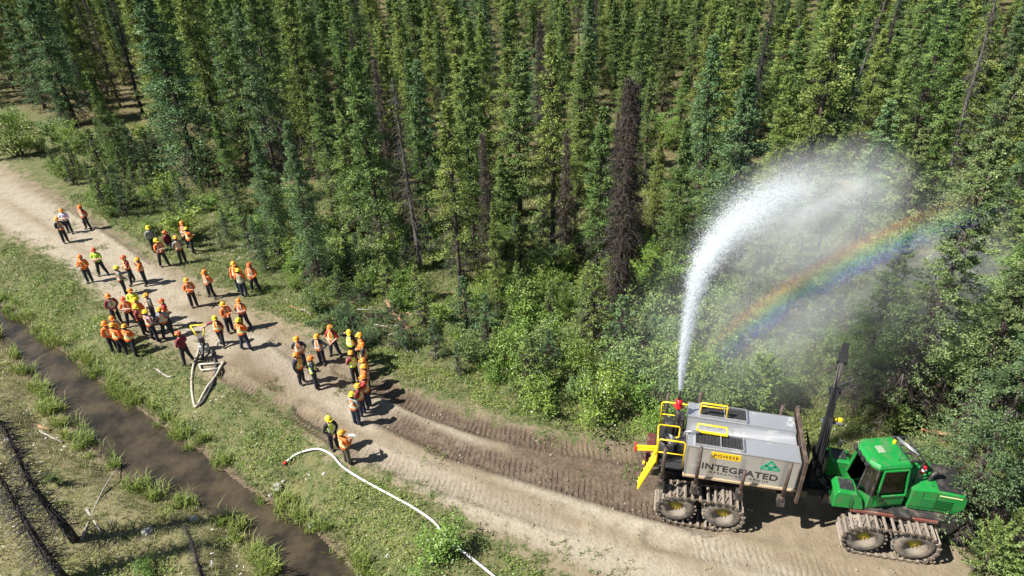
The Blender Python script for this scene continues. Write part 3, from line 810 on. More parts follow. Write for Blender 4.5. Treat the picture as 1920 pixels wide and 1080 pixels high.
# the far stand reuses the parts of trees that already stand in the scene
def tree_using(pr):
    for o in COL.objects:
        if o.name.startswith('spruce_tree') and {c.data for c in o.children} == set(pr):
            ch = {c.data: c for c in o.children}
            return ch[pr[1]], ch[pr[0]]
for j, k in enumerate((0, 4, 6, 9, 1)):
    sub = [r for r in rest if r[3] % 5 == j]
    cr, tk = tree_using(SPR[k])
    fo = gn_scatter('far_forest', [(x, y, gz(x, y)) for x, y, h, i in sub], [h / 12. for x, y, h, i in sub], [i * 1.7 for x, y, h, i in sub], cr, tk)
    tag(fo, 'far dense spruce stand at the back of the forest, read as one mass', 'forest', kind='stuff', group='far spruce stand')
# ============================================================ SHRUBS, SAPLINGS, GRASS
def shrub(k, u, v, h, label, fat=1., group='leafy shrubs along the forest edge', lm=None):
    x, y, _ = gp(u, v)
    plant('shrub', SHR[k], x, y, h, 2., fat, leafmat=lm or (M_LEAFD if k in (3, 4) else M_LEAF), label=label, cat='shrub', group=group, parts=('stems', 'foliage'))
    PLACED.append((x, y, .6 * h))
def sapling(k, u, v, h, label, lm=None, fat=1.):
    x, y, _ = gp(u, v)
    plant('spruce_sapling', SAP[k], x, y, h, 3., fat, leafmat=lm or M_BLUE, label=label, cat='sapling', group='young spruces'); PLACED.append((x, y, .3 * h))
for k, u, v, h, lab, fat in [
 (2, 36, 292, 3.6, 'big round bush at the left edge of the picture above the road', 1.25), (0, 75, 285, 1.8, 'lower bush touching the right side of the big round one at left', 1.),
 (3, 100, 262, 2.2, 'bush behind the short blue-green spruce at far left', 1.2), (5, 148, 288, 1.6, 'bush in front of the mid-height clearing spruce', 1.3), (0, 20, 240, 2.4, 'bush at the left edge behind the big round one', 1.2), (2, 190, 305, 1.4, 'bush at the foot of the mid-height clearing spruce', 1.2),
 (1, 345, 425, 1.0, 'dark low bush right beside the seated worker', 1.2), (3, 440, 425, 1.7, 'pale willow bush on the verge above the road group', .9), (4, 600, 585, 1.6, 'rounded willow bush at the left end of the brush pile', 1.), (0, 560, 545, 1.2, 'small bush under the dense verge spruce', 1.),
 (5, 1120, 790, 2.6, 'largest bright round bush at the roadside left of the machine', 1.15), (2, 1010, 770, 1.8, 'wide bush at the road edge below the pale young conifer', 1.2), (1, 1200, 770, 2.0, 'bush between the largest bright bush and the water jet', 1.), (5, 925, 715, 1.2, 'low dark bush at the road edge right of the fallen log', 1.2),
 (0, 1225, 815, 1.3, 'bush directly behind the yellow railing', 1.1), (5, 822, 1045, 1.5, 'lone bright bush on the grass verge beside the white hose', 1.6), (3, 108, 905, .9, 'greyish bare-looking bush on the near bank of the ditch', .8), (2, 270, 1068, .7, 'low bright bush at the bottom edge on the near bank', 1.4),
 (1, 1900, 1075, 1.0, 'low bush in the bottom right corner', 1.3), (4, 1905, 950, 1.3, 'leafy bush at the right edge in front of the grey-green spruce', 1.1), (0, 1800, 770, 1.6, 'bright leafy bush behind the cab of the machine', 1.2), (5, 1840, 800, 1.4, 'second bright bush right of the one behind the cab', 1.2), (2, 1480, 740, 1.4, 'bush behind the far end of the steel tank', 1.2), (1, 1560, 720, 1.2, 'bush left of the crane tip', 1.2), (4, 1330, 770, 1.6, 'bush right behind the water nozzle', 1.1)]:
    shrub(k, u, v, h, lab, fat, lm=M_BLUE if 'dark low' in lab else None)
for k, u, v, h, lab, lm in [
 (1, 108, 322, 2.0, 'young spruce nearest the road at far left', M_SPRUCE), (0, 196, 372, 1.5, 'young spruce on the verge above the three men at the back', M_SPRUCE), (1, 258, 318, 3.4, 'slim young spruce in the middle of the left clearing', M_BLUE), (2, 285, 325, 2.6, 'young spruce right of the slim one in the clearing', M_BLUE), (0, 222, 368, 1.3, 'small spruce in the clearing just above the verge', M_SPRUCE), (1, 352, 398, 2.4, 'young blue-green spruce behind the seated worker', M_BLUE), (0, 292, 398, 1.6, 'small spruce left of the seated worker', M_SPRUCE), (1, 318, 378, 1.4, 'small spruce right above the seated worker', M_SPRUCE), (2, 385, 372, 1.7, 'small spruce below the low bushy-footed one', M_SPRUCE),
 (1, 430, 448, 2.0, 'young spruce left behind the three workers at the verge', M_BLUE), (0, 500, 505, 2.2, 'young spruce right of the three workers at the verge', M_BLUE), (1, 876, 610, 2.8, 'blue-green sapling left of the small slender spruce', M_BLUE), (0, 915, 650, 3.0, 'blue-green sapling in front of the small slender spruce', M_BLUE), (2, 820, 670, 2.3, 'sapling right of the fallen log', M_BLUE), (1, 730, 560, 2.6, 'bright sapling above the brush pile', M_LARCH), (1, 1110, 655, 4.4, 'pale green young conifer on the slope left of the water jet', M_LARCH), (0, 1160, 680, 3.6, 'blue-green young spruce right of the pale green conifer', M_BLUE), (1, 640, 545, 1.9, 'young spruce behind the willow bush', M_SPRUCE), (0, 590, 505, 2.1, 'young spruce behind the dense verge spruce', M_BLUE), (1, 1030, 690, 2.2, 'sapling left below the pale green conifer', M_BLUE), (2, 860, 700, 1.8, 'little spruce at the road edge right of the log', M_BLUE), (1, 1690, 700, 3.0, 'young spruce in mist left of the right-hand spruces', M_BLUE)]:
    sapling(k, u, v, h, lab, lm)
for k, u, v, h, lab, fat in [(0, 1412, 775, 2.9, 'feathery young pine behind the steel tank', 1.), (1, 1838, 1072, 2.2, 'feathery young pine in the bottom right corner beside the tracks', 1.), (0, 1678, 812, 1.4, 'little feathery pine behind the cab roof', .9), (1, 1892, 1010, 1.3, 'small feathery pine at the right edge', 1.)]:
    x, y, _ = gp(u, v)
    plant('young_pine', PINE[k], x, y, h, 2.6, fat, label=lab, cat='sapling', group='feathery young pines', parts=('trunk', 'crown')); PLACED.append((x, y, .8))

# shrubs and saplings filling the forest edge and the gaps: one object each
BUSHY = px([(455, 470), (520, 520), (600, 560), (690, 600), (780, 650), (850, 690), (900, 722), (985, 760), (1100, 792), (1215, 812), (1300, 800), (1500, 770), (1640, 740), (1760, 790), (1860, 860), (1900, 900), (1990, 880), (2000, 700), (1600, 560), (1300, 480), (1000, 440), (800, 440), (600, 420), (500, 380)])
CLEAR = [px([(630, 560), (790, 585), (800, 660), (700, 690), (620, 620)]), px([(770, 500), (905, 540), (890, 600), (800, 590)]), px([(1520, 735), (1640, 735), (1640, 830), (1500, 830)])]
cand = np.stack([RNG.uniform(-20, 32, 14000), RNG.uniform(16, 48, 14000)], 1)
cand = cand[inside(cand, BUSHY)]
taken = [(p[0], p[1], p[2] * .55) for p in PLACED]
cnt = 0
COLS2 = [(-1e9, 'left of the willow bush'), (560, 'under the dense verge spruce'), (640, 'behind the brush pile'), (720, 'below the grey bare snag'), (800, 'left of the small slender spruce'), (880, 'around the small slender spruce'), (960, 'left of the pale green conifer'), (1060, 'around the pale green conifer'), (1160, 'below the brown dead pair'), (1260, 'beside the foot of the water jet'), (1360, 'behind the steel tank'), (1460, 'behind the headboard'), (1560, 'behind the crane'), (1660, 'behind the cab'), (1760, 'behind the hood'), (1860, 'at the right edge')]
for x, y in cand:
    if cnt >= 230: break
    P1 = np.array([[x, y]])
    if any(inside(P1, c)[0] for c in CLEAR): continue
    if any((x - a) ** 2 + (y - b) ** 2 < (.62 + c) ** 2 for a, b, c in taken): continue
    u, v, d = proj((x, y, 0))
    nearroad = d < 34
    zone = [zn for a, zn in COLS2 if u >= a][-1]
    row = 'near the road' if v > 690 else ('low on the slope' if v > 620 else ('high on the slope' if v > 550 else 'under tall spruces'))
    if random.random() < (.34 if v < 640 else .2):
        h = random.uniform(1.2, 3.2)
        plant('spruce_sapling', SAP[cnt % 3], x, y, h, 3., random.uniform(.9, 1.3), leafmat=random.choice([M_BLUE, M_SPRUCE, M_SPRUCE, M_LARCH]), label='%s spruce sapling %s, %s' % ('tiny' if h < 1.7 else ('medium' if h < 2.4 else 'tall'), zone, row), cat='sapling', group='saplings among the bushes')
    else:
        k = cnt % 6; h = random.uniform(1.0, 2.3) * (1.2 if 950 < u < 1300 and v > 600 else .9)
        tone = 'greyish willow bush' if k in (3, 4) else 'fresh green bush'
        plant('shrub', SHR[k], x, y, h, 2., random.uniform(.9, 1.35), leafmat=M_LEAFD if k in (3, 4) else M_LEAF, label='%s %s %s, %s' % ('low' if h < 1.3 else ('medium' if h < 1.8 else 'high'), tone, zone, row), cat='shrub', group='bushes filling the forest edge', parts=('stems', 'foliage'))
    taken.append((x, y, .35 * h * .5)); cnt += 1
# understorey in the left clearing and inside the stand
LEFTC = px([(60, 300), (200, 400), (300, 455), (420, 470), (470, 460), (440, 330), (330, 270), (150, 235), (60, 240)])
cand = np.stack([RNG.uniform(-50, 45, 9000), RNG.uniform(26, 58, 9000)], 1)
inl = inside(cand, LEFTC); inf = inside(cand, forest_poly)
c1 = c2 = 0
for (x, y), a, b in zip(cand, inl, inf):
    if a and c1 < 56:
        if any((x - p) ** 2 + (y - q) ** 2 < (.7 + r) ** 2 for p, q, r in taken): continue
        h = random.uniform(.8, 2.5); c1 += 1
        uu, vv, _z = proj((x, y, 0)); pl_ = 'left end' if uu < 150 else ('middle' if uu < 280 else 'right end')
        if c1 % 3 == 0: plant('shrub', SHR[c1 % 6], x, y, h, 2., 1.2, leafmat=M_LEAF, label='%s leafy bush %s at the %s of the left clearing' % ('low' if h < 1.4 else 'high', 'near the road' if vv > 340 else 'further back', pl_), cat='shrub', group='bushes in the left clearing', parts=('stems', 'foliage'))
        else: plant('spruce_sapling', SAP[c1 % 3], x, y, h * 1.4, 3., 1.1, leafmat=random.choice([M_BLUE, M_SPRUCE, M_SPRUCE]), label='%s young spruce %s at the %s of the left clearing' % ('tiny' if h < 1.2 else ('medium' if h < 1.8 else 'tall'), 'near the road' if vv > 370 else ('midway' if vv > 310 else 'further back'), pl_), cat='sapling', group='young spruces in the left clearing')
        taken.append((x, y, .3))
    elif b and not a and c2 < 70:
        u, v, d = proj((x, y, 0))
        if not (0 < u < 1920 and 120 < v < 560): continue
        if any((x - p) ** 2 + (y - q) ** 2 < (.8 + r) ** 2 for p, q, r in taken): continue
        h = random.uniform(1.0, 2.4); c2 += 1
        plant('shrub', SHR[c2 % 6], x, y, h, 2., 1.2, leafmat=M_LEAF, label='understorey bush between trunks, %s, %s' % ('front' if d < 42 else 'deeper', [zn for a_, zn in COLS if u >= a_][-1]), cat='shrub', group='understorey bushes inside the stand', parts=('stems', 'foliage'))
        taken.append((x, y, .4))

# ---- grass: blades nobody could count
def grass(name, P, hmin, hmax, wid, seed, m, label, green, blades=5, spread=.10, curve=.5):
    R = np.random.default_rng(seed)
    n = len(P); k = blades
    base = np.repeat(P, k, 0) + np.column_stack([R.normal(0, spread, (n * k, 2)), np.zeros(n * k)])
    h = R.uniform(hmin, hmax, n * k) * np.repeat(R.uniform(.6, 1.2, n), k)
    a = R.uniform(0, 6.28, n * k); d = np.column_stack([np.cos(a), np.sin(a), np.zeros(n * k)])
    s = np.column_stack([-np.sin(a), np.cos(a), np.zeros(n * k)]) * (wid * R.uniform(.7, 1.3, n * k))[:, None]
    lean = (R.uniform(.15, 1.0, n * k) * curve)[:, None] * h[:, None]
    mid = base + np.array([0, 0, .62]) * h[:, None] + d * lean * .35
    tip = base + np.array([0, 0, 1.]) * h[:, None] * (1 - .25 * curve) + d * lean
    v = np.stack([base - s, base + s, mid + s * .8, mid - s * .8, tip], 1).reshape(-1, 3)
    b = np.arange(n * k) * 5
    f = np.concatenate([np.stack([b, b + 1, b + 2], 1), np.stack([b, b + 2, b + 3], 1), np.stack([b + 3, b + 2, b + 4], 1)])
    ti = np.clip(np.repeat(green, k) + R.normal(0, .12, n * k), 0, 1)
    return tag(link(name, npmesh(name, v, f, [m], dict(tint=np.repeat(ti, 5)))), label, 'grass', kind='stuff')

def gpts(P): return np.column_stack([P, ground_z(P)])
R5 = np.random.default_rng(5)
C = np.stack([R5.uniform(-32, 20, 150000), R5.uniform(11.5, 46, 150000)], 1)
uv = np.array([_F, _R, _D]); q = np.column_stack([C, np.zeros(len(C)) - CAM_H]); zc = q @ _F; U_ = 960 + FPX * (q @ _R) / zc; V_ = 540 + FPX * (q @ _D) / zc
C = C[(U_ > -60) & (U_ < 1980) & (V_ > 150) & (V_ < 1160)]
rdv = sdf(C, ROAD); dtv = -sdf(C, DITCH); nz = vnoise(C, .9, 31); nz2 = vnoise(C, 2.3, 32)
forv = sdf(C, forest_poly)
lo = seg_dist(C, bank_lo)[0] < seg_dist(C, bank_hi)[0]
ok = (rdv < -.05 - .7 * (nz2 - .35)) & (dtv > .15) & (forv < .5) & (R5.random(len(C)) < np.where(lo, .55, .8) * (.35 + .9 * nz))
ok |= (rdv > 0) & (rdv < 2.2) & (nz > .66) & (nz2 > .45) & (R5.random(len(C)) < .35)
G1 = C[ok]
gr = np.clip(.12 + .9 * (vnoise(G1, .45, 33) - .3) + .58 * (lo[ok]), 0, 1)
grass('verge_grass', gpts(G1), .08, .24, .012, 51, M_GRASS, 'short green and straw-coloured grass on the road verges and banks', gr, 4, .075, .8)
ok = (dtv > -.15) & (dtv < .75 - .3 * nz) & (nz2 > .52) & (R5.random(len(C)) < .7)
C2 = C[ok]; C2 = np.concatenate([C2, C2 + R5.normal(0, .06, C2.shape)])
grass('reeds', np.column_stack([C2, np.maximum(ground_z(C2), WATER_Z - .1)]), .30, .75, .012, 52, M_REED, 'long bright green sedge lining both edges of the ditch water', np.clip(.15 + .6 * vnoise(C2, .8, 35), 0, 1), 4, .06, .95)
ok = (forv > .3) & (R5.random(len(C)) < .6)
C3 = C[ok]
grass('forest_grass', gpts(C3), .12, .34, .016, 53, M_GRASS, 'yellowing grass on the forest floor between the trees', np.clip(.35 + .8 * (vnoise(C3, .4, 36) - .25), 0, 1), 4, .12, .9)
# leafy ground cover
R6 = np.random.default_rng(66)
ok = (rdv < -.4) & (dtv > .5) & (vnoise(C, .75, 41) > .60 + .20 * lo) & (R6.random(len(C)) < .75)
C4 = np.repeat(C[ok], 4, 0) + R6.normal(0, .10, (ok.sum() * 4, 2))
p4 = gpts(C4); p4[:, 2] += R6.uniform(.03, .20, len(p4))
v, f, ti = kites(p4, unit(R6.normal(size=(len(p4), 3)) * [1, 1, .3]), R6.uniform(.03, .05, len(p4)), R6.uniform(.05, .09, len(p4)), np.clip(.3 + .5 * R6.random(len(p4)), 0, 1), R6)
tag(link('ground_cover', npmesh('ground_cover', v, f, [M_LEAF], dict(tint=ti))), 'clover and low leafy weeds in patches over the verges', 'ground cover', kind='stuff')
# small white flowers
M_PETAL = mat('white_petals', (.78, .78, .74), .7)
ok = (rdv < -.5) & (dtv > .6) & (forv < 0) & (vnoise(C, .55, 42) > .5) & (R6.random(len(C)) < .022)
p5 = gpts(C[ok]); p5[:, 2] += .16
v, f, ti = kites(np.repeat(p5, 3, 0) + R6.normal(0, .02, (len(p5) * 3, 3)), unit(R6.normal(size=(len(p5) * 3, 3)) * [1, 1, .2]), np.full(len(p5) * 3, .035), np.full(len(p5) * 3, .045), np.ones(len(p5) * 3), R6)
tag(link('white_flowers', npmesh('white_flowers', v, f, [M_PETAL])), 'tiny white flowers dotted over the grass verge', 'flowers', kind='stuff')

# clods and pebbles on the road
R7 = np.random.default_rng(77)
ok = (rdv > .2) & (R7.random(len(C)) < .10 + .25 * (np.min([seg_dist(C, p)[0] for p, _, _ in RUT], axis=0) < .8))
p6 = gpts(C[ok]); n6 = len(p6); sz = R7.uniform(.010, .038, n6) * (1 + (R7.random(n6) < .06) * 1.2)
oc = np.array([(1, 0, 0), (-1, 0, 0), (0, 1, 0), (0, -1, 0), (0, 0, .8), (0, 0, -.6)])
v = (p6[:, None] + oc[None] * sz[:, None, None] * R7.uniform(.6, 1.3, (n6, 6, 1))).reshape(-1, 3)
fo = np.array([(0, 2, 4), (2, 1, 4), (1, 3, 4), (3, 0, 4), (2, 0, 5), (1, 2, 5), (3, 1, 5), (0, 3, 5)])
f = (fo[None] + (np.arange(n6) * 6)[:, None, None]).reshape(-1, 3)
tag(link('road_clods', npmesh('road_clods', v, f, [mat('dry_clods', (.22, .175, .12), .95, noise=.35, nscale=3)])), 'loose clods and pebbles strewn over the dirt road', 'clods', kind='stuff')
# ============================================================ FORWARDER WITH WATER TANK
MUDC = (.20, .155, .11)
M_GREEN = mat('green_machine_paint', (.010, .205, .036), .34, spec=.5, noise=.18, nscale=2, dirt=(.085, .13, .06), dirt_amt=.28, dscale=3.5)
M_BLACKP = mat('black_machine_paint', (.022, .022, .023), .45, noise=.3, nscale=4, dirt=(.09, .075, .06), dirt_amt=.35)
M_DARKST = mat('dark_frame_steel', (.035, .032, .03), .55, metal=.2, noise=.3, nscale=5, dirt=(.13, .10, .075), dirt_amt=.4)
M_BROWNST = mat('rusty_brown_steel', (.075, .05, .038), .6, metal=.2, noise=.3, nscale=7, dirt=(.15, .115, .085), dirt_amt=.3)
M_STEEL = mat('brushed_stainless', (.62, .625, .63), .36, metal=.8, noise=.08, nscale=1.5, dirt=(.40, .37, .33), dirt_amt=.12, dscale=1.3)
M_GREYST = mat('grey_pipe_steel', (.32, .32, .32), .45, metal=.6, noise=.2)
M_YEL = mat('yellow_safety_paint', (.82, .56, .012), .4, noise=.12, nscale=5, dirt=(.4, .28, .06), dirt_amt=.06)
M_RED = mat('red_nozzle_paint', (.62, .012, .02), .35, noise=.1)
M_TYRE = mat('dusty_tyre_rubber', (.085, .075, .064), .85, noise=.3, nscale=8, dirt=(.24, .195, .145), dirt_amt=.55, bump=.4, bscale=25)
M_RIM = mat('muddy_rim', (.19, .16, .125), .8, noise=.25, nscale=6, dirt=(.12, .09, .06), dirt_amt=.3)
M_HUB = mat('yellow_hub', (.50, .38, .03), .55, noise=.2, dirt=(.2, .15, .08), dirt_amt=.35, dscale=8)
M_SHOE = mat('worn_track_steel', (.33, .285, .24), .55, metal=.35, noise=.3, nscale=9, dirt=(.20, .155, .11), dirt_amt=.5, dscale=6)
M_CHAIN = mat('muddy_track_chain', (.14, .105, .075), .75, metal=.2, noise=.3, nscale=12)
M_HOSE = mat('black_hydraulic_hose', (.010, .010, .011), .75, spec=.1, noise=.2)
M_MESH = mat('black_grating', (.018, .018, .02), .6, noise=.4, nscale=30, bump=.8, bscale=60)
M_WOOD = mat('pale_wood_sill', (.42, .31, .19), .8, noise=.2, nscale=5)
M_SEAT = mat('yellow_jacket', (.62, .55, .05), .8)
M_WHITE = mat('white_paint', (.75, .75, .73), .5, noise=.05)
M_LOGO = mat('green_logo_print', (.015, .30, .16), .5)
M_INK = mat('dark_lettering', (.028, .028, .032), .5)
M_SIGN = mat('yellow_sign_print', (.86, .53, .01), .45)
M_CRANE = mat('crane_black', (.012, .012, .013), .7, spec=.2, noise=.3, nscale=4)
M_LAMP = mat('lamp_lens', (.7, .7, .66), .15)
gl = bpy.data.materials.new('cab_glass'); gl.use_nodes = True
_n = gl.node_tree.nodes; _l = gl.node_tree.links; _n.remove(_n['Principled BSDF'])
_t, _g, _m = _n.new('ShaderNodeBsdfTransparent'), _n.new('ShaderNodeBsdfGlossy'), _n.new('ShaderNodeMixShader')
_t.inputs[0].default_value = (.74, .74, .70, 1); _g.inputs['Roughness'].default_value = .03
_fr = _n.new('ShaderNodeFresnel'); _fr.inputs[0].default_value = 1.5
_l.new(_fr.outputs[0], _m.inputs[0]); _l.new(_t.outputs[0], _m.inputs[1]); _l.new(_g.outputs[0], _m.inputs[2]); _l.new(_m.outputs[0], _n['Material Output'].inputs['Surface'])
M_GLASS = gl

MO, MA = (9.396, 15.972), math.radians(-14.08)
fw = empty('forwarder', (MO[0], MO[1], 0), MA)
tag(fw, 'green eight-wheeled forestry forwarder with steel tracks, black crane and cab at the roadside', 'forwarder')
RX90 = Matrix.Rotation(math.pi / 2, 3, 'X')

# ---- wheels: hub disc with tyre and rim as sub-parts; axis along y
WR, WW = .66, .60
tp = MB()
prof = [(.33, -WW / 2 + .03), (.42, -WW / 2), (.56, -WW / 2 + .01), (.63, -WW / 2 + .07), (WR - .02, -WW / 4), (WR - .02, WW / 4), (.63, WW / 2 - .07), (.56, WW / 2 - .01), (.42, WW / 2), (.33, WW / 2 - .03)]
tp.lathe(prof, 36, RX90)
for k in range(22):
    for sgn in (-1, 1):
        a = 2 * math.pi * (k + .5 * (sgn > 0)) / 22
        Rm = Matrix.Rotation(-a, 3, 'Y') @ Matrix.Rotation(sgn * .5, 3, 'X')
        tp.box(Matrix.Rotation(-a, 3, 'Y') @ Vector((WR, sgn * WW * .23, 0)), (.055, WW * .46, .06), Matrix.Rotation(-a, 3, 'Y') @ Matrix.Rotation(sgn * .45, 3, 'X'))
tyre_me = tp.mesh('tyre', M_TYRE)
rp = MB()
rp.lathe([(.35, -WW / 2 + .02), (.365, -WW / 2 + .0), (.335, -WW / 2 + .03), (.30, -WW / 2 + .10), (.27, -WW / 2 + .19), (.17, -WW / 2 + .20), (.17, WW / 2 - .2), (.30, WW / 2 - .1), (.365, WW / 2)], 32, RX90)
rim_me = rp.mesh('rim', M_RIM)
hp = MB()
hp.lathe([(.001, -WW / 2 + .07), (.10, -WW / 2 + .08), (.12, -WW / 2 + .12), (.20, -WW / 2 + .17), (.20, WW / 2 - .17), (.001, WW / 2 - .1)], 20, RX90)
for k in range(8):
    a = k * math.pi / 4
    hp.tube([(math.cos(a) * .155, -WW / 2 + .17, math.sin(a) * .155), (math.cos(a) * .155, -WW / 2 + .12, math.sin(a) * .155)], .016, 6)
hub_me = hp.mesh('wheel', M_HUB)
shoe = MB()
SW = .74
shoe.box((0, 0, .0), (.085, SW, .035)); shoe.box((0, 0, .03), (.03, SW * .96, .04), taper=(.6, 1))
for sg in (-1, 1): shoe.box((0, sg * (SW / 2 - .02), -.05), (.06, .035, .11))
shoe_me = shoe.mesh('track_shoe', M_SHOE)
def track_loop(xa, xb, zc, r, n):
    """points and angles round the two wheels of a bogie"""
    L1 = xb - xa; tot = 2 * L1 + 2 * math.pi * r; out = []
    for k in range(n):
        s = tot * k / n
        if s < L1: out.append((xa + s, zc + r, 0.))
        elif s < L1 + math.pi * r:
            a = (s - L1) / r; out.append((xb + math.sin(a) * r, zc + math.cos(a) * r, a))
        elif s < 2 * L1 + math.pi * r: out.append((xb - (s - L1 - math.pi * r), zc - r, math.pi))
        else:
            a = (s - 2 * L1 - math.pi * r) / r + math.pi; out.append((xa + math.sin(a) * r, zc + math.cos(a) * r, a))
    return out
for bi, (xa, xb, yo) in enumerate(((-3.86, -2.30, 1.14), (2.12, 3.64, 1.20))):
    for sg in (-1, 1):
        yc = sg * yo
        for xw in (xa, xb):
            w = link('wheel', hub_me, fw); w.location = (xw, yc, WR + .05)
            w.rotation_euler = (0, random.uniform(0, 6), 0 if sg < 0 else math.pi)
            link('tyre', tyre_me, w); link('rim', rim_me, w)
        bb = MB(); bb.box(((xa + xb) / 2, sg * (yo - .46), WR + .05), (xb - xa + .3, .22, .34)); bb.build('bogie_box', M_DARKST, fw, .02)
        N_ = 30; lp = track_loop(xa, xb, WR + .05, WR + .035, N_); q = track_loop(xa, xb, WR + .05, WR + .0, N_ * 2); tr = None
        for side in (-1, 1):
            ch = MB(); yy = yc + side * (SW / 2 - .02)
            for k in range(N_ * 2):
                a, b = q[k], q[(k + 1) % (N_ * 2)]
                off = .018 if k % 2 else -.018
                ch.bar((a[0], yy + off, a[1]), (b[0], yy + off, b[1]), .028, .075)
            o = ch.build('track' if tr is None else 'chain', M_CHAIN, fw if tr is None else tr); tr = tr or o
        for (x, z, a) in lp:
            o = link('track_shoe', shoe_me, tr); o.location = (x, yc, z + random.uniform(-.008, .008)); o.rotation_euler = (0, a + random.uniform(-.05, .05), 0)

# ---- rear frame, bunk bars, stakes, headboard
b = MB()
for sg in (-1, 1): b.box((-2.2, sg * .38, 1.28), (5.2, .16, .30))
for x in (-4.6, -3.1, -1.2, .2): b.box((x, 0, 1.28), (.16, .66, .24))
b.box((-3.08, 0, .82), (.4, 1.7, .3)); b.box((.55, 0, 1.15), (.7, .5, .45))
b.build('rear_frame', M_DARKST, fw, .015)
for x, zt in ((-4.45, 3.42), (-3.34, 3.68), (-1.90, 2.92), (-.59, 3.52)):
    b = MB(); b.box((x, 0, 1.62), (.16, 2.3, .20))
    for sg in (-1, 1): b.box((x, sg * 1.27, 1.72), (.24, .30, .34), taper=(.9, .8))
    b.build('bunk_bar', M_DARKST, fw, .015)
    for sg in (-1, 1):
        s_ = MB(); s_.tube([(x, sg * 1.33, 1.8), (x + .02, sg * 1.34, zt)], [.062, .055], 12); s_.tube([(x, sg * 1.33, 1.74), (x, sg * 1.33, 2.0)], .078, 12)
        s_.build('stake', M_BROWNST, fw)
b = MB()
for y in np.linspace(-1.27, 1.27, 2): b.box((-.13, y, 2.66), (.10, .09, 1.90))
for z in (1.78, 3.55): b.box((-.13, 0, z), (.10, 2.5, .10))
hb = b.build('headboard', M_BROWNST, fw, .01)
for y in np.linspace(-1.1, 1.1, 12):
    s_ = MB(); s_.box((-.13, y, 2.66), (.05, .045, 1.66)); s_.build('bar', M_BROWNST, hb)
# red-brown rear bumper box and lamp
b = MB(); b.box((-4.85, .45, 1.45), (.34, 1.3, .42)); b.box((-5.0, .2, 1.2), (.12, .9, .2)); b.build('rear_bumper', mat('dark_red_steel', (.10, .025, .02), .6, noise=.3, dirt=MUDC, dirt_amt=.2), fw, .02)
b = MB(); b.lathe([(.001, -.03), (.06, -.03), (.07, .05), (.001, .06)], 12, Matrix.Rotation(-math.pi / 2, 3, 'Y'), (-5.05, -.28, 1.52)); b.build('rear_lamp', M_SIGN, fw)

# ---- front frame and body
b = MB()
for sg in (-1, 1): b.box((2.9, sg * .42, 1.25), (4.0, .16, .42))
for x in (1.1, 2.88, 4.6): b.box((x, 0, 1.2), (.3, .9, .36))
b.box((2.88, 0, .82), (.4, 1.8, .3)); b.box((2.75, -.15, 1.58), (3.3, 1.75, .10))
b.build('front_frame', M_DARKST, fw, .02)
b = MB(); b.box((2.9, -1.02, 1.50), (2.6, .12, .12)); b.box((2.9, .85, 1.50), (2.6, .12, .12)); b.build('side_beam', mat('dull_red_primer', (.16, .045, .03), .7, noise=.3, dirt=MUDC, dirt_amt=.3), fw, .02)
for sg, yc in ((-1, -.74), (1, .60)):
    b = MB()
    b.prism([(1.02, yc - .34, 1.56), (1.98, yc - .34, 1.60), (1.84, yc - .34, 2.06), (1.66, yc - .34, 2.26), (1.10, yc - .34, 2.30), (1.0, yc - .34, 2.1)], (0, .68, 0))
    f_ = b.build('front_fender', M_GREEN, fw, .05, 3)
    b = MB(); b.box((1.36, yc + .02, 2.305), (.42, .44, .03)); b.build('step_plate', M_BLACKP, f_, .008)
    b = MB(); b.tube([(1.5, yc + sg * .36, 1.75), (1.5, yc + sg * .40, 1.75), (1.5, yc + sg * .40, 2.1), (1.5, yc + sg * .36, 2.1)], .016, 6); b.build('grab_handle', M_BLACKP, f_)
    for q in (0, 1):
        b = MB(); b.box((1.06 + .0, yc + sg * (-.1 + q * .2), 1.92), (.1, .12, .12)); b.build('work_lamp', M_BLACKP, f_, .01)
# hood
HY0, HY1 = -.78, .52
b = MB()
b.prism([(3.28, HY0, 1.66), (4.72, HY0, 1.66), (4.92, HY0, 1.95), (4.90, HY0, 2.32), (4.80, HY0, 2.50), (3.90, HY0, 2.58), (3.28, HY0, 2.52)], (0, HY1 - HY0, 0))
hood = b.build('hood', M_GREEN, fw, .055, 3)
b = MB(); b.prism([(4.02, HY0 + .07, 2.583), (4.80, HY0 + .07, 2.515), (4.80, HY1 - .07, 2.515), (4.02, HY1 - .07, 2.583)], (0, 0, .022)); b.build('hood_top_panel', M_BLACKP, hood, .01)
b = MB(); b.box((4.885, (HY0 + HY1) / 2, 2.10), (.10, HY1 - HY0 - .16, .55)); b.build('nose_panel', M_BLACKP, hood, .03)
for k in range(7):
    b = MB(); b.box((4.26, HY0 - .008, 1.86 + k * .058), (.50, .03, .026)); b.build('grille_slat', mat('dark_green_grille', (.006, .09, .018), .5), hood)
b = MB(); b.box((3.82, HY0 - .006, 2.02), (.40, .02, .40)); b.build('side_vent', mat('perforated_green_panel', (.012, .16, .035), .55, noise=.5, nscale=45), hood, .006)
b = MB(); b.box((4.40, HY0 - .006, 2.40), (.66, .016, .035), Matrix.Rotation(.06, 3, 'Y')); b.build('stripe', mat('pale_yellow_stripe', (.62, .62, .30), .5), hood)
b = MB(); b.prism([(4.0, -.98, 1.60), (4.98, -.98, 1.60), (4.72, -.98, .98), (4.24, -.98, .98)], (0, 1.70, 0)); b.build('front_guard', M_BLACKP, fw, .03)
for xg in (3.62, 4.02):
    b = MB(); b.box((xg, HY0 - .002, 2.08), (.012, .012, .78)); b.build('panel_gap', M_INK, hood)
b = MB(); b.bar((3.3, HY0 - .003, 1.80), (4.86, HY0 - .003, 1.80), .010, .014); b.build('panel_gap', M_INK, hood)
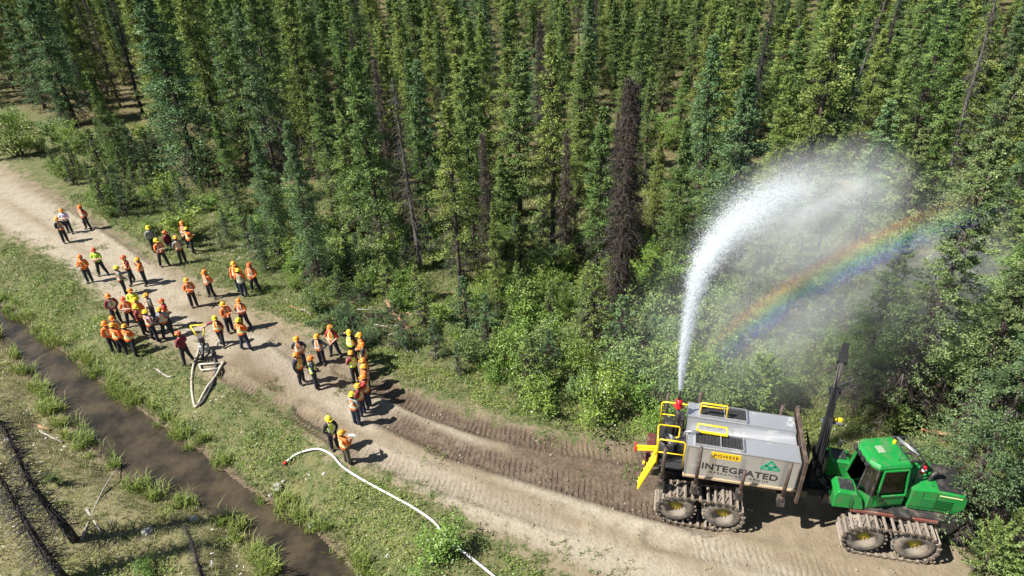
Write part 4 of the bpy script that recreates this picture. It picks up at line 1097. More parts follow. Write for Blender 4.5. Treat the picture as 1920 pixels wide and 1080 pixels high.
for yy in (-.5, .24):
    b = MB(); b.box((4.93, yy, 2.16), (.05, .22, .14)); b.build('headlamp', M_LAMP, hood, .015)
b = MB(); b.box((3.1, -1.0, 1.66), (.5, .34, .06)); b.box((3.1, -1.08, 1.35), (.44, .06, .05)); b.box((3.1, -1.08, 1.10), (.40, .06, .05)); b.build('boarding_step', M_BLACKP, fw, .01)
# deck behind the cab with extinguisher and exhaust
b = MB(); b.box((3.42, -.12, 2.25), (.40, 1.1, .5)); b.build('engine_deck', M_GREEN, fw, .03)
b = MB(); b.tube([(3.85, -.30, 2.5), (3.87, -.30, 2.72), (3.90, -.28, 2.80), (4.06, -.22, 2.86)], .075, 12); b.tube([(4.06, -.22, 2.86), (4.12, -.20, 2.87)], .09, 12); b.build('exhaust_pipe', M_BLACKP, fw)
b = MB(); b.lathe([(.001, 0), (.085, 0), (.085, .09)], 14, None, (3.74, .02, 2.56)); b.build('fire_extinguisher_base', M_RED, fw)
e_ = MB(); e_.lathe([(.085, .0), (.086, .10), (.085, .10)], 14, None, (3.74, .02, 2.65), 0); e_.lathe([(.085, .10), (.085, .16), (.05, .22), (.03, .24), (.03, .30), (.001, .30)], 14, None, (3.74, .02, 2.65), 1); e_.build('fire_extinguisher', [M_WHITE, M_RED], fw)

# ---- cab: eight-sided, turned a little, glass between green posts
CC = Vector((2.36, -.20, 0)); CR = Matrix.Rotation(math.radians(16), 3, 'Z')
def cabp(x, y, z): return CC + CR @ Vector((x, y, 0)) + Vector((0, 0, z))
base_o = [(-.78, -.38), (-.52, -.70), (.62, -.70), (.78, -.50), (.78, .50), (.62, .70), (-.52, .70), (-.78, .38)]
top_o = [(x * .84, y * .86) for x, y in base_o]
def ring(o, z): return [cabp(x, y, z) for x, y in o]
mid = lambda k: [(a[0] * (1 - k) + b_[0] * k, a[1] * (1 - k) + b_[1] * k) for a, b_ in zip(base_o, top_o)]
z0, z1, z2, z3 = 1.66, 2.22, 3.26, 3.36
b = MB()
r0, r1 = ring(base_o, z0), ring(base_o, z1)
b.add(r0 + r1, [(i, (i + 1) % 8, 8 + (i + 1) % 8, 8 + i) for i in range(8)] + [list(range(8))[::-1]])
cab = b.build('cab', M_GREEN, fw)
b = MB(); fl = ring([(x * .98, y * .98) for x, y in base_o], z1 - .25); b.add(fl, [list(range(8))]); b.build('cab_floor', mat('cab_floor_mat', (.14, .12, .10), .8), cab)
r2 = ring(mid(1.0), z2)
for i in range(8):
    b = MB(); b.bar(r1[i], r2[i], .06, .06, up=(r1[i] - CC).normalized()); b.build('cab_post', M_BLACKP if i in (0, 1) else M_GREEN, cab, .012)
for i in range(8):
    j = (i + 1) % 8
    ins = lambda p: p + ((CC + Vector((0, 0, p.z))) - p) * .015
    q = [ins(r1[i]), ins(r1[j]), ins(r2[j]), ins(r2[i])]
    nrm = (q[1] - q[0]).cross(q[3] - q[0]).normalized() * .012
    b = MB(); b.prism(q, nrm); b.build('window', M_GLASS, cab)
# door frame on the near side
i, j = 1, 2
b = MB()
P0, P1, P2, P3 = [r1[i].lerp(r1[j], .16), r1[i].lerp(r1[j], .97), r2[i].lerp(r2[j], .97), r2[i].lerp(r2[j], .16)]
off = CR @ Vector((0, -.05, 0))
for a, c in ((P0, P1), (P1, P2), (P2, P3), (P3, P0)): b.bar(a + off, c + off, .06, .06, up=off)
dr = b.build('door', M_GREEN, cab, .015)
b = MB(); b.bar(P0 + off * 1.6 + Vector((.1, 0, -.12)), P0 + off * 1.6 + Vector((.28, .03, -.12)), .03, .03); b.build('handle', M_BLACKP, dr)
b = MB(); q = [P0 + off * .6 - Vector((0, 0, .44)), P1 + off * .6 - Vector((0, 0, .40)), P1 + off * .6, P0 + off * .6]; b.prism(q, off * .5); b.build('door_panel', M_GREEN, cab, .01)
b = MB(); ro = [(x * 1.04, y * 1.04) for x, y in top_o]
b.add(ring(ro, z2 - .01) + ring([(x * 1.03, y * 1.03) for x, y in ro], z2 + .10) + ring([(x * .93, y * .93) for x, y in ro], z2 + .20) + ring([(x * .6, y * .6) for x, y in ro], z2 + .235),
      [(k * 8 + i, k * 8 + (i + 1) % 8, k * 8 + 8 + (i + 1) % 8, k * 8 + 8 + i) for k in range(3) for i in range(8)] + [[24 + i for i in range(8)], [i for i in range(8)][::-1]])
roof = b.build('cab_roof', M_GREEN, fw, .02, 3)
b = MB(); b.box(cabp(-.14, .05, z2 + .245), (.22, .30, .03), CR); b.build('roof_hatch', mat('pale_hatch_glass', (.24, .29, .20), .25), roof, .01)
b = MB()
for yy in (-.52, -.18, .18, .52): b.bar(cabp(.50, yy, z2 + .26), cabp(.96, yy, z2 + .20), .05)
for xx in (.52, .74, .95): b.bar(cabp(xx, -.56, z2 + .25), cabp(xx, .56, z2 + .25), .045)
b.bar(cabp(.95, -.56, z2 + .22), cabp(.86, -.52, z1), .06); b.bar(cabp(.95, .56, z2 + .22), cabp(.86, .52, z1), .06)
rk = b.build('roof_rack', M_BLACKP, fw, .008)
for yy in (-.05, .1): 
    b = MB(); b.tube([cabp(.60, yy + .35, z2 + .31), cabp(.88, yy - .3, z2 + .30)], .035, 8); b.build('pipe', M_GREYST, rk)
for k, yy in enumerate((-.45, -.15, .15, .45)):
    b = MB(); b.box(cabp(-.72, yy * .8, z2 + .06), (.10, .17, .12), CR); lm_ = b.build('work_lamp', M_BLACKP, roof, .01)
b = MB()
b.box(cabp(.12, 0, 2.28), (.52, .52, .14), CR); b.box(cabp(.38, 0, 2.68), (.14, .5, .75), CR)
st = b.build('seat', M_BLACKP, cab, .04)
b = MB(); b.box(cabp(.30, -.02, 2.72), (.10, .44, .52), CR @ Matrix.Rotation(.15, 3, 'Y')); b.box(cabp(-.1, -.1, 2.42), (.4, .34, .12), CR); b.build('jacket', M_SEAT, st, .04)
b = MB(); b.tube([cabp(-.1, -.30, 2.2), cabp(-.22, -.32, 2.5)], .03, 8); b.tube([cabp(-.1, .30, 2.2), cabp(-.22, .32, 2.5)], .03, 8); b.build('joystick', M_BLACKP, cab)

for sg in (-1, 1):
    b = MB(); a_ = cabp(-.66, sg * .60, z2 - .05); e2_ = cabp(-.92, sg * .92, z2 - .15); b.tube([a_, e2_], .014, 6); b.box(e2_ - Vector((0, 0, .14)), (.05, .16, .30), CR); b.build('mirror', M_BLACKP, cab, .01)
b = MB(); b.tube([cabp(.2, -.45, z2 + .2), cabp(.22, -.45, z2 + .72)], .008, 5); b.build('antenna', M_BLACKP, roof)
b = MB(); b.lathe([(.001, .13), (.04, .12), (.055, .06), (.055, 0)], 12, None, cabp(.45, .3, z2 + .22)); b.build('beacon', M_SIGN, roof)
# ---- crane between headboard and cab
b = MB(); b.lathe([(.34, 1.35), (.34, 1.55), (.22, 1.62), (.20, 2.35), (.17, 2.5)], 20, None, (.58, .05, 0)); b.box((.6, .12, 2.62), (.34, .42, .42)); b.box((.55, .05, 1.35), (.8, .9, .3))
b.build('crane_pillar', M_CRANE, fw, .015)
BA, BB_, BC = Vector((.62, .12, 2.72)), Vector((1.08, 1.85, 4.02)), Vector((1.36, 2.95, 4.86))
b = MB(); b.bar(BA, BA.lerp(BB_, .55), .30, .34); b.bar(BA.lerp(BB_, .5), BB_, .24, .28); b.tube([BA + Vector((-.24, 0, 0)), BA + Vector((.24, 0, 0))], .13, 12); b.tube([BB_ + Vector((-.18, 0, 0)), BB_ + Vector((.18, 0, 0))], .11, 12); b.build('main_boom', M_CRANE, fw, .02)
b = MB(); b.bar(BB_ - (BB_ - BA).normalized() * .1, BC, .17, .19); b.bar(BB_ + Vector((.0, -.05, .1)), BC.lerp(BB_, .3) + Vector((0, 0, .12)), .06, .06); b.build('boom_extension', mat('scuffed_boom_steel', (.05, .042, .037), .6, metal=.2, noise=.4, nscale=6), fw, .012)
b = MB(); d_ = (BC - BB_).normalized(); b.bar(BC - d_ * .42, BC - d_ * .05, .30, .32); b.bar(BC - d_ * .05, BC + d_ * .32, .22, .24); b.tube([BC - d_ * .35 + Vector((-.16, 0, 0)), BC - d_ * .35 + Vector((.16, 0, 0))], .06, 10); b.build('boom_head', M_CRANE, fw, .02)
b = MB(); b.tube([(.62, .35, 1.9), BA.lerp(BB_, .35) - Vector((0, 0, .2))], .075, 12); b.build('lift_cylinder', M_CRANE, fw)
b = MB(); b.tube([BA.lerp(BB_, .35) - Vector((0, 0, .2)), BA.lerp(BB_, .62) - Vector((0, 0, .12))], .04, 10); b.build('cylinder_rod', M_GREYST, fw)
pm = BA.lerp(BB_, .52)
b = MB(); b.box(pm + Vector((.12, .05, -.1)), (.66, .28, .05), Matrix.Rotation(-.3, 3, 'X')); pl = b.build('boom_bracket', mat('grey_blue_plate', (.10, .12, .14), .5), fw, .01)
for q in (.22, .40):
    b = MB(); b.box(pm + Vector((q, .10, -.03)), (.12, .12, .12)); b.build('bracket_lamp', M_YEL, pl, .015)
hv = Vector((1, 0, 0))
for k in range(11):
    o = (k - 5) * .030; r_ = random.uniform; up_ = .02 * (k % 3)
    p = [Vector((1.12, -.28 + o * 2, 1.82)), Vector((.86 + o, -.48 + o, 1.98 + r_(0, .1))), Vector((.58 + o * 1.2, -.40 + r_(-.06, .06), 2.42)), BA + hv * o * 1.1 + Vector((-.02, -.10, .22 + up_)), BA.lerp(BB_, .35) + hv * o * .75 + Vector((0, 0, .18 + up_)), BA.lerp(BB_, .7) + hv * o * .55 + Vector((0, 0, .15 + up_)), BB_ + hv * o * .4 + Vector((0, 0, .13 + up_))]
    if k % 2: p.append(BC.lerp(BB_, .3) + hv * o * .3 + Vector((0, 0, .10)))
    if k in (3, 8, 10): p[2:4] = [p[2] + Vector((-.18, -.1, .1)), p[3] + Vector((-.06, 0, .08))]
    P_ = [p[0]]
    for i in range(len(p) - 1):
        a0, a1, a2, a3 = p[max(i - 1, 0)], p[i], p[i + 1], p[min(i + 2, len(p) - 1)]
        for t in (.25, .5, .75, 1.): P_.append(.5 * ((2 * a1) + (a2 - a0) * t + (2 * a0 - 5 * a1 + 4 * a2 - a3) * t * t + (3 * a1 - a0 - 3 * a2 + a3) * t ** 3))
    b = MB(); b.tube(P_, .019, 6); b.build('hydraulic_hose', M_HOSE, fw)
for k in range(4):
    b = MB(); y0 = .2 + k * .14; b.tube([(-.05, y0, 2.9), (.12, y0 - .05, 3.15 + k * .05), (.26, y0 - .1, 2.9), (.3, y0 - .15, 2.3), (.5, .0, 1.7)], .024, 6); b.build('hydraulic_hose', M_HOSE, fw)

# ============================================================ water tank on the load bunk
wt = empty('water_tank', (MO[0], MO[1], 0), MA)
tag(wt, 'stainless steel water tank with yellow railings, on the load bunk of the green forwarder', 'water tank')
X0, X1 = -3.74, -.21
def zt(x): return 3.43 + (3.33 - 3.43) * (x - X0) / (X1 - X0)
YN, YNI, YFI, YF = -1.10, -.36, .30, 1.0
b = MB()
def sec(x, vz): return [(x, YN, 2.12), (x, YF, 2.12), (x, YF, zt(x)), (x, YFI, zt(x)), (x, YFI - .06, vz), (x, YNI + .06, vz), (x, YNI, zt(x)), (x, YN, zt(x))]
s0, s1 = sec(X0, 2.75), sec(X1, 3.16)
b.add(s0 + s1, [list(range(8))[::-1], list(range(8, 16))] + [(i, (i + 1) % 8, 8 + (i + 1) % 8, 8 + i) for i in range(8)])
tk = b.build('tank_body', M_STEEL, wt, .012)
b = MB(); b.box(((X0 + X1) / 2, -.05, 2.07), (X1 - X0 + .06, 2.16, .09)); b.build('wooden_sill', M_WOOD, wt, .006)
for y in (YN, YNI, YFI, YF):
    b = MB(); b.bar((X0, y, zt(X0)), (X1, y, zt(X1)), .03, .035); b.build('edge_trim', M_GREYST, tk)
b = MB(); b.bar((X1 - .02, YN - .006, 2.14), (X1 - .02, YN - .006, zt(X1)), .03, .03); b.bar((X0 + .02, YN - .006, 2.14), (X0 + .02, YN - .006, zt(X0)), .03, .03); b.build('corner_trim', M_GREYST, tk)
for ya, yb, xa, xb in ((-1.04, -.46, -3.50, -1.98), (.36, .94, -3.36, -1.80)):
    xm = (xa + xb) / 2; yc = (ya + yb) / 2
    b = MB(); z = zt(xm) + .05
    for yy in (ya, yb): b.bar((xa, yy, zt(xa) + .05), (xb, yy, zt(xb) + .05), .03, .12)
    for xx in (xa, xb, xm + .05): b.bar((xx, ya, zt(xx) + .05), (xx, yb, zt(xx) + .05), .03, .12)
    hf = b.build('hatch_frame', M_STEEL, wt)
    b = MB(); b.box((xm, yc, z - .02), (xb - xa - .04, yb - ya - .04, .03), Matrix.Rotation(.028, 3, 'Y')); b.build('hatch_mesh', M_MESH, hf)
    for k in range(14):
        x = xa + .06 + (xb - xa - .12) * k / 13
        b = MB(); b.bar((x, ya + .02, zt(x) + .065), (x, yb - .02, zt(x) + .065), .012, .012); b.build('grate_bar', M_DARKST, hf)
for x in (-2.55, -1.38):
    b = MB(); b.box((x, YN - .002, 2.76 + .2), (.012, .006, .88)); b.build('weld_seam', M_GREYST, tk)
for x in np.linspace(X0 + .15, X1 - .15, 12):
    b = MB(); b.lathe([(.001, 0), (.016, 0), (.012, .010), (.001, .012)], 8, Matrix.Rotation(math.pi / 2, 3, 'X'), (x, YN - .001, 2.18)); b.build('bolt', M_GREYST, tk)
# fill pipe, hooks
b = MB(); b.tube([(-3.85, -.55, 3.30), (-3.80, -.55, 3.52), (-3.65, -.55, 3.56), (-3.35, -.55, 3.54)], .05, 10); b.build('fill_pipe', M_GREYST, wt)
for x in (-3.1, -2.7, -2.3):
    b = MB(); b.tube([(x, YFI - .02, 3.2), (x + .02, YFI - .06, 3.08), (x + .08, YFI - .06, 3.08), (x + .10, YFI - .02, 3.2)], .012, 6); b.build('hook', M_GREYST, wt)
# yellow guards over the hatches
b = MB(); b.tube([(-3.34, .40, 3.50), (-3.34, .44, 3.96), (-3.32, .44, 3.98), (-2.50, .44, 3.96), (-2.48, .44, 3.93), (-2.48, .40, 3.48)], .030, 8); b.tube([(-3.34, .43, 3.86), (-2.48, .43, 3.84)], .022, 8); b.build('guard_rail', M_YEL, wt)
b = MB(); b.tube([(-3.46, -.40, 3.47), (-3.44, -.30, 3.70), (-2.50, -.30, 3.68), (-2.48, -.40, 3.45)], .030, 8); b.bar((-3.44, -.50, 3.56), (-2.48, -.50, 3.53), .09, .03); b.tube([(-3.44, -.50, 3.56), (-3.44, -.30, 3.70)], .022, 8); b.tube([(-2.48, -.50, 3.53), (-2.5, -.30, 3.68)], .022, 8); b.build('guard_rail', M_YEL, wt)

# ---- rear platform, railings, ladder, drum, pump, water monitor
b = MB(); b.box((-4.24, .0, 2.17), (1.0, 1.95, .05)); b.build('platform', M_MESH, wt, .006)
def rail(pts, r=.027): return MB().tube(pts, r, 8)
def railing(y, x0, x1, zb, zt_, n=2):
    rt = rail([(x0, y, zb), (x0, y, zt_ - .06), (x0 + .06, y, zt_), (x1 - .06, y, zt_), (x1, y, zt_ - .06), (x1, y, zb)])
    o = rt.build('railing', M_YEL, wt)
    for k in range(1, n):
        z = zb + (zt_ - zb) * k / n
        rail([(x0, y, z), (x1, y, z)], .020).build('rail_bar', M_YEL, o)
    return o
railing(-.92, -4.66, -3.80, 2.2, 3.38); railing(.96, -4.62, -3.68, 2.2, 3.36)
o = rail([(-4.68, -.92, 3.3), (-4.70, -.70, 3.34), (-4.70, -.30, 3.36), (-4.66, -.22, 3.36), (-4.02, -.20, 3.36), (-3.98, -.20, 3.30), (-3.98, -.20, 2.9), (-4.04, -.2, 2.84), (-4.12, -.2, 2.84)]).build('railing', M_YEL, wt)
rail([(-4.68, -.24, 2.2), (-4.68, -.24, 3.34)]).build('rail_post', M_YEL, o)
b = MB(); b.lathe([(.001, 0), (.26, 0), (.28, .75), (.25, .75), (.24, .25), (.001, .25)], 22, None, (-4.38, -.42, 2.20)); b.build('drum', M_BLACKP, wt)
b = MB(); b.box((-3.98, .72, 2.62), (.34, .40, .80)); b.box((-4.32, .68, 2.50), (.30, .40, .55)); b.box((-3.9, -.1, 2.5), (.2, .6, .6)); b.build('pump_box', M_BLACKP, wt, .02)
# folding boarding ladder: a lifted arm and a hanging run of steps
b = MB(); b.bar((-4.66, -.30, 2.36), (-5.42, -.32, 2.28), .09, .10); b.bar((-4.66, -.42, 2.36), (-5.38, -.44, 2.26), .05, .05); la_ = b.build('ladder_arm', M_YEL, wt, .01)
b = MB(); b.bar((-5.40, -.50, 2.28), (-5.40, -.16, 2.28), .05, .16); b.build('arm_end', M_RED, la_, .01)
b = MB(); b.bar((-4.70, -.62, 2.56), (-5.18, -.72, 1.02), .05, .16, up=(0, 1, 0)); b.bar((-4.70, -.92, 2.40), (-5.20, -.98, .98), .05, .16, up=(0, 1, 0)); ld = b.build('ladder', M_YEL, wt, .01)
for k in range(6):
    t = .1 + k * .155; a = Vector((-4.70, -.62, 2.56)).lerp(Vector((-5.18, -.72, 1.02)), t); c = Vector((-4.70, -.92, 2.40)).lerp(Vector((-5.20, -.98, .98)), t)
    b = MB(); b.bar(a, c, .16, .03); b.build('rung', M_YEL, ld, .006)
NZ = Vector((-4.10, .34, 0))
b = MB(); b.tube([NZ + Vector((.06, 0, 2.5)), NZ + Vector((.05, 0, 3.2)), NZ + Vector((.02, 0, 3.72))], .07, 12); b.lathe([(.10, 0), (.10, .06)], 12, None, NZ + Vector((.05, 0, 3.2))); mon = b.build('monitor_pipe', M_DARKST, wt)
b = MB(); b.lathe([(.001, 0), (.10, 0), (.13, .05), (.13, .13), (.08, .18), (.10, .22), (.12, .26), (.12, .34), (.06, .40), (.001, .40)], 14, None, NZ + Vector((.01, 0, 3.70))); b.tube([NZ + Vector((-.16, 0, 3.82)), NZ + Vector((.17, 0, 3.80))], .055, 10); b.tube([NZ + Vector((0, -.15, 4.0)), NZ + Vector((0, .15, 4.0))], .045, 10); b.build('monitor_valve', M_RED, mon)
b = MB(); b.tube([NZ + Vector((0, 0, 4.08)), NZ + Vector((-.01, 0, 4.30)), NZ + Vector((-.015, 0, 4.50))], [.055, .05, .032], 12); b.build('nozzle', M_DARKST, mon)

# ---- print on the near side
def text_mesh(body, name, matl, x0, x1, zb, zt_, parent, y=YN - .006, depth=.003, dz=0.0, sp=1.0, bold=.0):
    cu = bpy.data.curves.new(name, 'FONT'); cu.body = body; cu.extrude = depth; cu.space_character = sp; cu.offset = bold; cu.resolution_u = 3
    tmp = bpy.data.objects.new(name, cu); COL.objects.link(tmp)
    bpy.context.view_layer.update()
    me = bpy.data.meshes.new_from_object(tmp); bpy.data.objects.remove(tmp)
    n = len(me.vertices); co = np.empty(n * 3, np.float32); me.vertices.foreach_get('co', co); co = co.reshape(-1, 3)
    mn, mx = co.min(0), co.max(0)
    X = x0 + (co[:, 0] - mn[0]) / (mx[0] - mn[0]) * (x1 - x0); Z = zb + (co[:, 1] - mn[1]) / (mx[1] - mn[1]) * (zt_ - zb) + dz * (X - x0)
    Yc = y - co[:, 2]
    me.vertices.foreach_set('co', np.column_stack([X, Yc, Z]).astype(np.float32).ravel()); me.materials.clear(); me.materials.append(matl); me.update()
    return link(name, me, parent)
sl = -.018
b = MB(); b.prism([(-2.95, YN - .002, 3.05), (-2.04, YN - .002, 3.03), (-2.04, YN - .002, 3.30), (-2.95, YN - .002, 3.32)], (0, -.008, 0)); sg_ = b.build('sign_plate', M_SIGN, tk)
text_mesh('PONSSE', 'lettering', M_INK, -2.88, -2.11, 3.115, 3.235, sg_, YN - .013, dz=sl, sp=1.25, bold=.012)
for k in range(1, 6):
    xk = -2.95 + .91 * k / 6
    b = MB(); b.box((xk, YN - .0125, 3.18 + sl * (xk + 2.95)), (.010, .004, .24)); b.build('sign_line', mat('sign_divider', (.55, .33, .01), .5), sg_)
text_mesh('INTEGRATED', 'lettering', M_INK, -3.20, -.80, 2.50, 2.78, tk, dz=-.055, sp=1.05, bold=.022)
text_mesh('OPERATIONS GROUP', 'lettering', M_INK, -2.94, -1.06, 2.345, 2.425, tk, dz=-.058, sp=1.5, bold=.004)
b = MB()
def tri(cx, zb, w, h, t):
    """open triangle: three flat bars"""
    A, B_, C_ = Vector((cx - w / 2, YN - .005, zb)), Vector((cx + w / 2, YN - .005, zb)), Vector((cx, YN - .005, zb + h))
    for p, q in ((A, B_), (B_, C_), (C_, A)): b.bar(p, q, .006, t, up=(0, 0, 1) if abs((q - p).z) < .01 else (1, 0, 0.2))
for cx, zb, w, h, t in ((-1.10, 2.98, .34, .26, .07), (-1.25, 2.86, .30, .20, .06), (-.96, 2.86, .30, .20, .06)): tri(cx, zb, w, h, t)
b.build('logo', M_LOGO, tk)
# ============================================================ PEOPLE
M_SKIN = mat('skin', (.50, .29, .20), .6, noise=.08)
M_BOOT = mat('boot_leather', (.03, .025, .022), .7)
M_EYE = mat('eye_dark', (.02, .018, .016), .3)
M_LIP = mat('lip', (.36, .14, .12), .6)
CLOTH = {}
def cloth(c, n): 
    if n not in CLOTH: CLOTH[n] = mat('cloth_' + n, c, .85, noise=.22, nscale=14, bump=.35, bscale=24)
    return CLOTH[n]
SH = dict(orange=cloth((.80, .17, .03), 'orange'), maroon=cloth((.17, .02, .028), 'maroon'), red=cloth((.38, .03, .03), 'red'), navy=cloth((.022, .026, .05), 'navy'), white=cloth((.62, .58, .70), 'lilac_white'), green=cloth((.42, .66, .05), 'lime'), grey=cloth((.22, .23, .19), 'olive_grey'), pink=cloth((.42, .24, .26), 'faded_pink'), blue=cloth((.20, .25, .33), 'faded_blue'), black=cloth((.02, .02, .022), 'black'), yellow=cloth((.62, .72, .06), 'hivis_yellow'))
TR = dict(black=cloth((.018, .018, .024), 'black_trousers'), navy=cloth((.028, .034, .062), 'navy_trousers'), brown=cloth((.13, .10, .07), 'brown_trousers'), blue=cloth((.05, .065, .10), 'jeans'))
HC = dict(orange=mat('orange_hard_hat', (.86, .22, .03), .3), bright=mat('bright_orange_hard_hat', (.90, .34, .03), .3), red=mat('red_orange_hard_hat', (.72, .11, .035), .3), yellow=mat('yellow_hard_hat', (.86, .66, .03), .3))
M_MUFFY = mat('yellow_ear_muff', (.80, .66, .06), .45); M_MUFFB = mat('black_ear_muff', (.03, .03, .03), .45)
M_HAIR = mat('dark_hair', (.05, .035, .025), .8, noise=.3, nscale=40); M_GREYHAIR = mat('grey_hair', (.30, .28, .26), .8, noise=.3, nscale=40)

def vest_mat(name, base, trim):
    """safety vest: bands on chest and back printed on the cloth"""
    m = bpy.data.materials.new(name); m.use_nodes = True
    nt = m.node_tree; N = nt.nodes; L = nt.links; B = N['Principled BSDF']; B.inputs['Roughness'].default_value = .75
    tc = N.new('ShaderNodeTexCoord'); sp = N.new('ShaderNodeSeparateXYZ'); L.new(tc.outputs['Object'], sp.inputs[0])
    def mt(op, a, b=None):
        n = N.new('ShaderNodeMath'); n.operation = op
        for i, x in enumerate((a, b)):
            if x is None: continue
            if isinstance(x, (int, float)): n.inputs[i].default_value = x
            else: L.new(x, n.inputs[i])
        return n.outputs[0]
    X, Y, Z = sp.outputs
    ax = mt('ABSOLUTE', X)
    waist = mt('ABSOLUTE', mt('SUBTRACT', Z, 1.10))
    fr = mt('ABSOLUTE', mt('SUBTRACT', ax, .105))
    xb = mt('ABSOLUTE', mt('SUBTRACT', ax, mt('MULTIPLY', mt('ABSOLUTE', mt('SUBTRACT', Z, 1.27)), .75)))
    isback = mt('GREATER_THAN', Y, .0)
    vert = mt('ADD', mt('MULTIPLY', isback, xb), mt('MULTIPLY', mt('SUBTRACT', 1., isback), fr))
    d = mt('MINIMUM', waist, mt('ADD', vert, mt('MULTIPLY', mt('LESS_THAN', Z, 1.10), 1.)))
    def mix(f, a, b):
        n = N.new('ShaderNodeMix'); n.data_type = 'RGBA'; L.new(f, n.inputs['Factor'])
        for k, x in (('A', a), ('B', b)):
            if isinstance(x, tuple): n.inputs[k].default_value = (*x, 1)
            else: L.new(x, n.inputs[k])
        return n.outputs['Result']
    c = mix(mt('LESS_THAN', d, .046), base, trim)
    c = mix(mt('LESS_THAN', d, .022), c, (.62, .63, .58))
    L.new(c, B.inputs['Base Color'])
    nb = N.new('ShaderNodeTexNoise'); nb.inputs['Scale'].default_value = 16; L.new(tc.outputs['Object'], nb.inputs['Vector'])
    bp = N.new('ShaderNodeBump'); bp.inputs['Strength'].default_value = .5; bp.inputs['Distance'].default_value = .03; L.new(nb.outputs['Fac'], bp.inputs['Height']); L.new(bp.outputs['Normal'], B.inputs['Normal'])
    return m
VM = dict(orange=vest_mat('orange_vest', (.88, .15, .02), (.72, .75, .08)), dull=vest_mat('worn_orange_vest', (.62, .16, .05), (.50, .47, .22)), yellow=vest_mat('hivis_yellow_vest', (.55, .82, .05), (.80, .88, .30)), grey=vest_mat('grey_green_vest', (.34, .33, .24), (.62, .58, .22)))

ARMS = dict(
 crossed=(((-.27, -.08, 1.15), (.04, -.25, 1.19)), ((.27, -.08, 1.14), (-.06, -.27, 1.13))),
 front=(((-.28, -.02, 1.13), (-.05, -.22, .96)), ((.28, -.02, 1.13), (.05, -.22, .95))),
 back=(((-.28, .09, 1.14), (-.05, .20, .96)), ((.28, .09, 1.14), (.05, .20, .97))),
 hips=(((-.42, .08, 1.19), (-.21, -.05, 1.03)), ((.42, .08, 1.19), (.21, -.05, 1.03))),
 relaxed=(((-.27, .02, 1.13), (-.27, -.08, .88)), ((.27, .03, 1.13), (.28, -.05, .88))),
 chin=(((-.25, -.15, 1.16), (-.06, -.21, 1.42)), ((.27, -.09, 1.14), (-.02, -.24, 1.14))),
 salute=(((-.44, -.06, 1.50), (-.19, -.12, 1.67)), ((.27, .02, 1.13), (.28, -.08, .88))),
 lean=(((-.42, -.12, 1.32), (-.66, -.22, 1.20)), ((.27, .04, 1.14), (.22, .02, .90))),
 pockets=(((-.30, .06, 1.14), (-.20, -.04, .94)), ((.30, .06, 1.14), (.20, -.04, .94))),
 paper=(((-.26, -.08, 1.13), (-.10, -.30, 1.16)), ((.26, -.08, 1.13), (.10, -.30, 1.16))))
LEGS = dict(narrow=((.11, -.01), (.12, .02)), wide=((.16, -.03), (.24, .04)), stride=((.13, -.10), (.16, -.16)))
BODY = {}
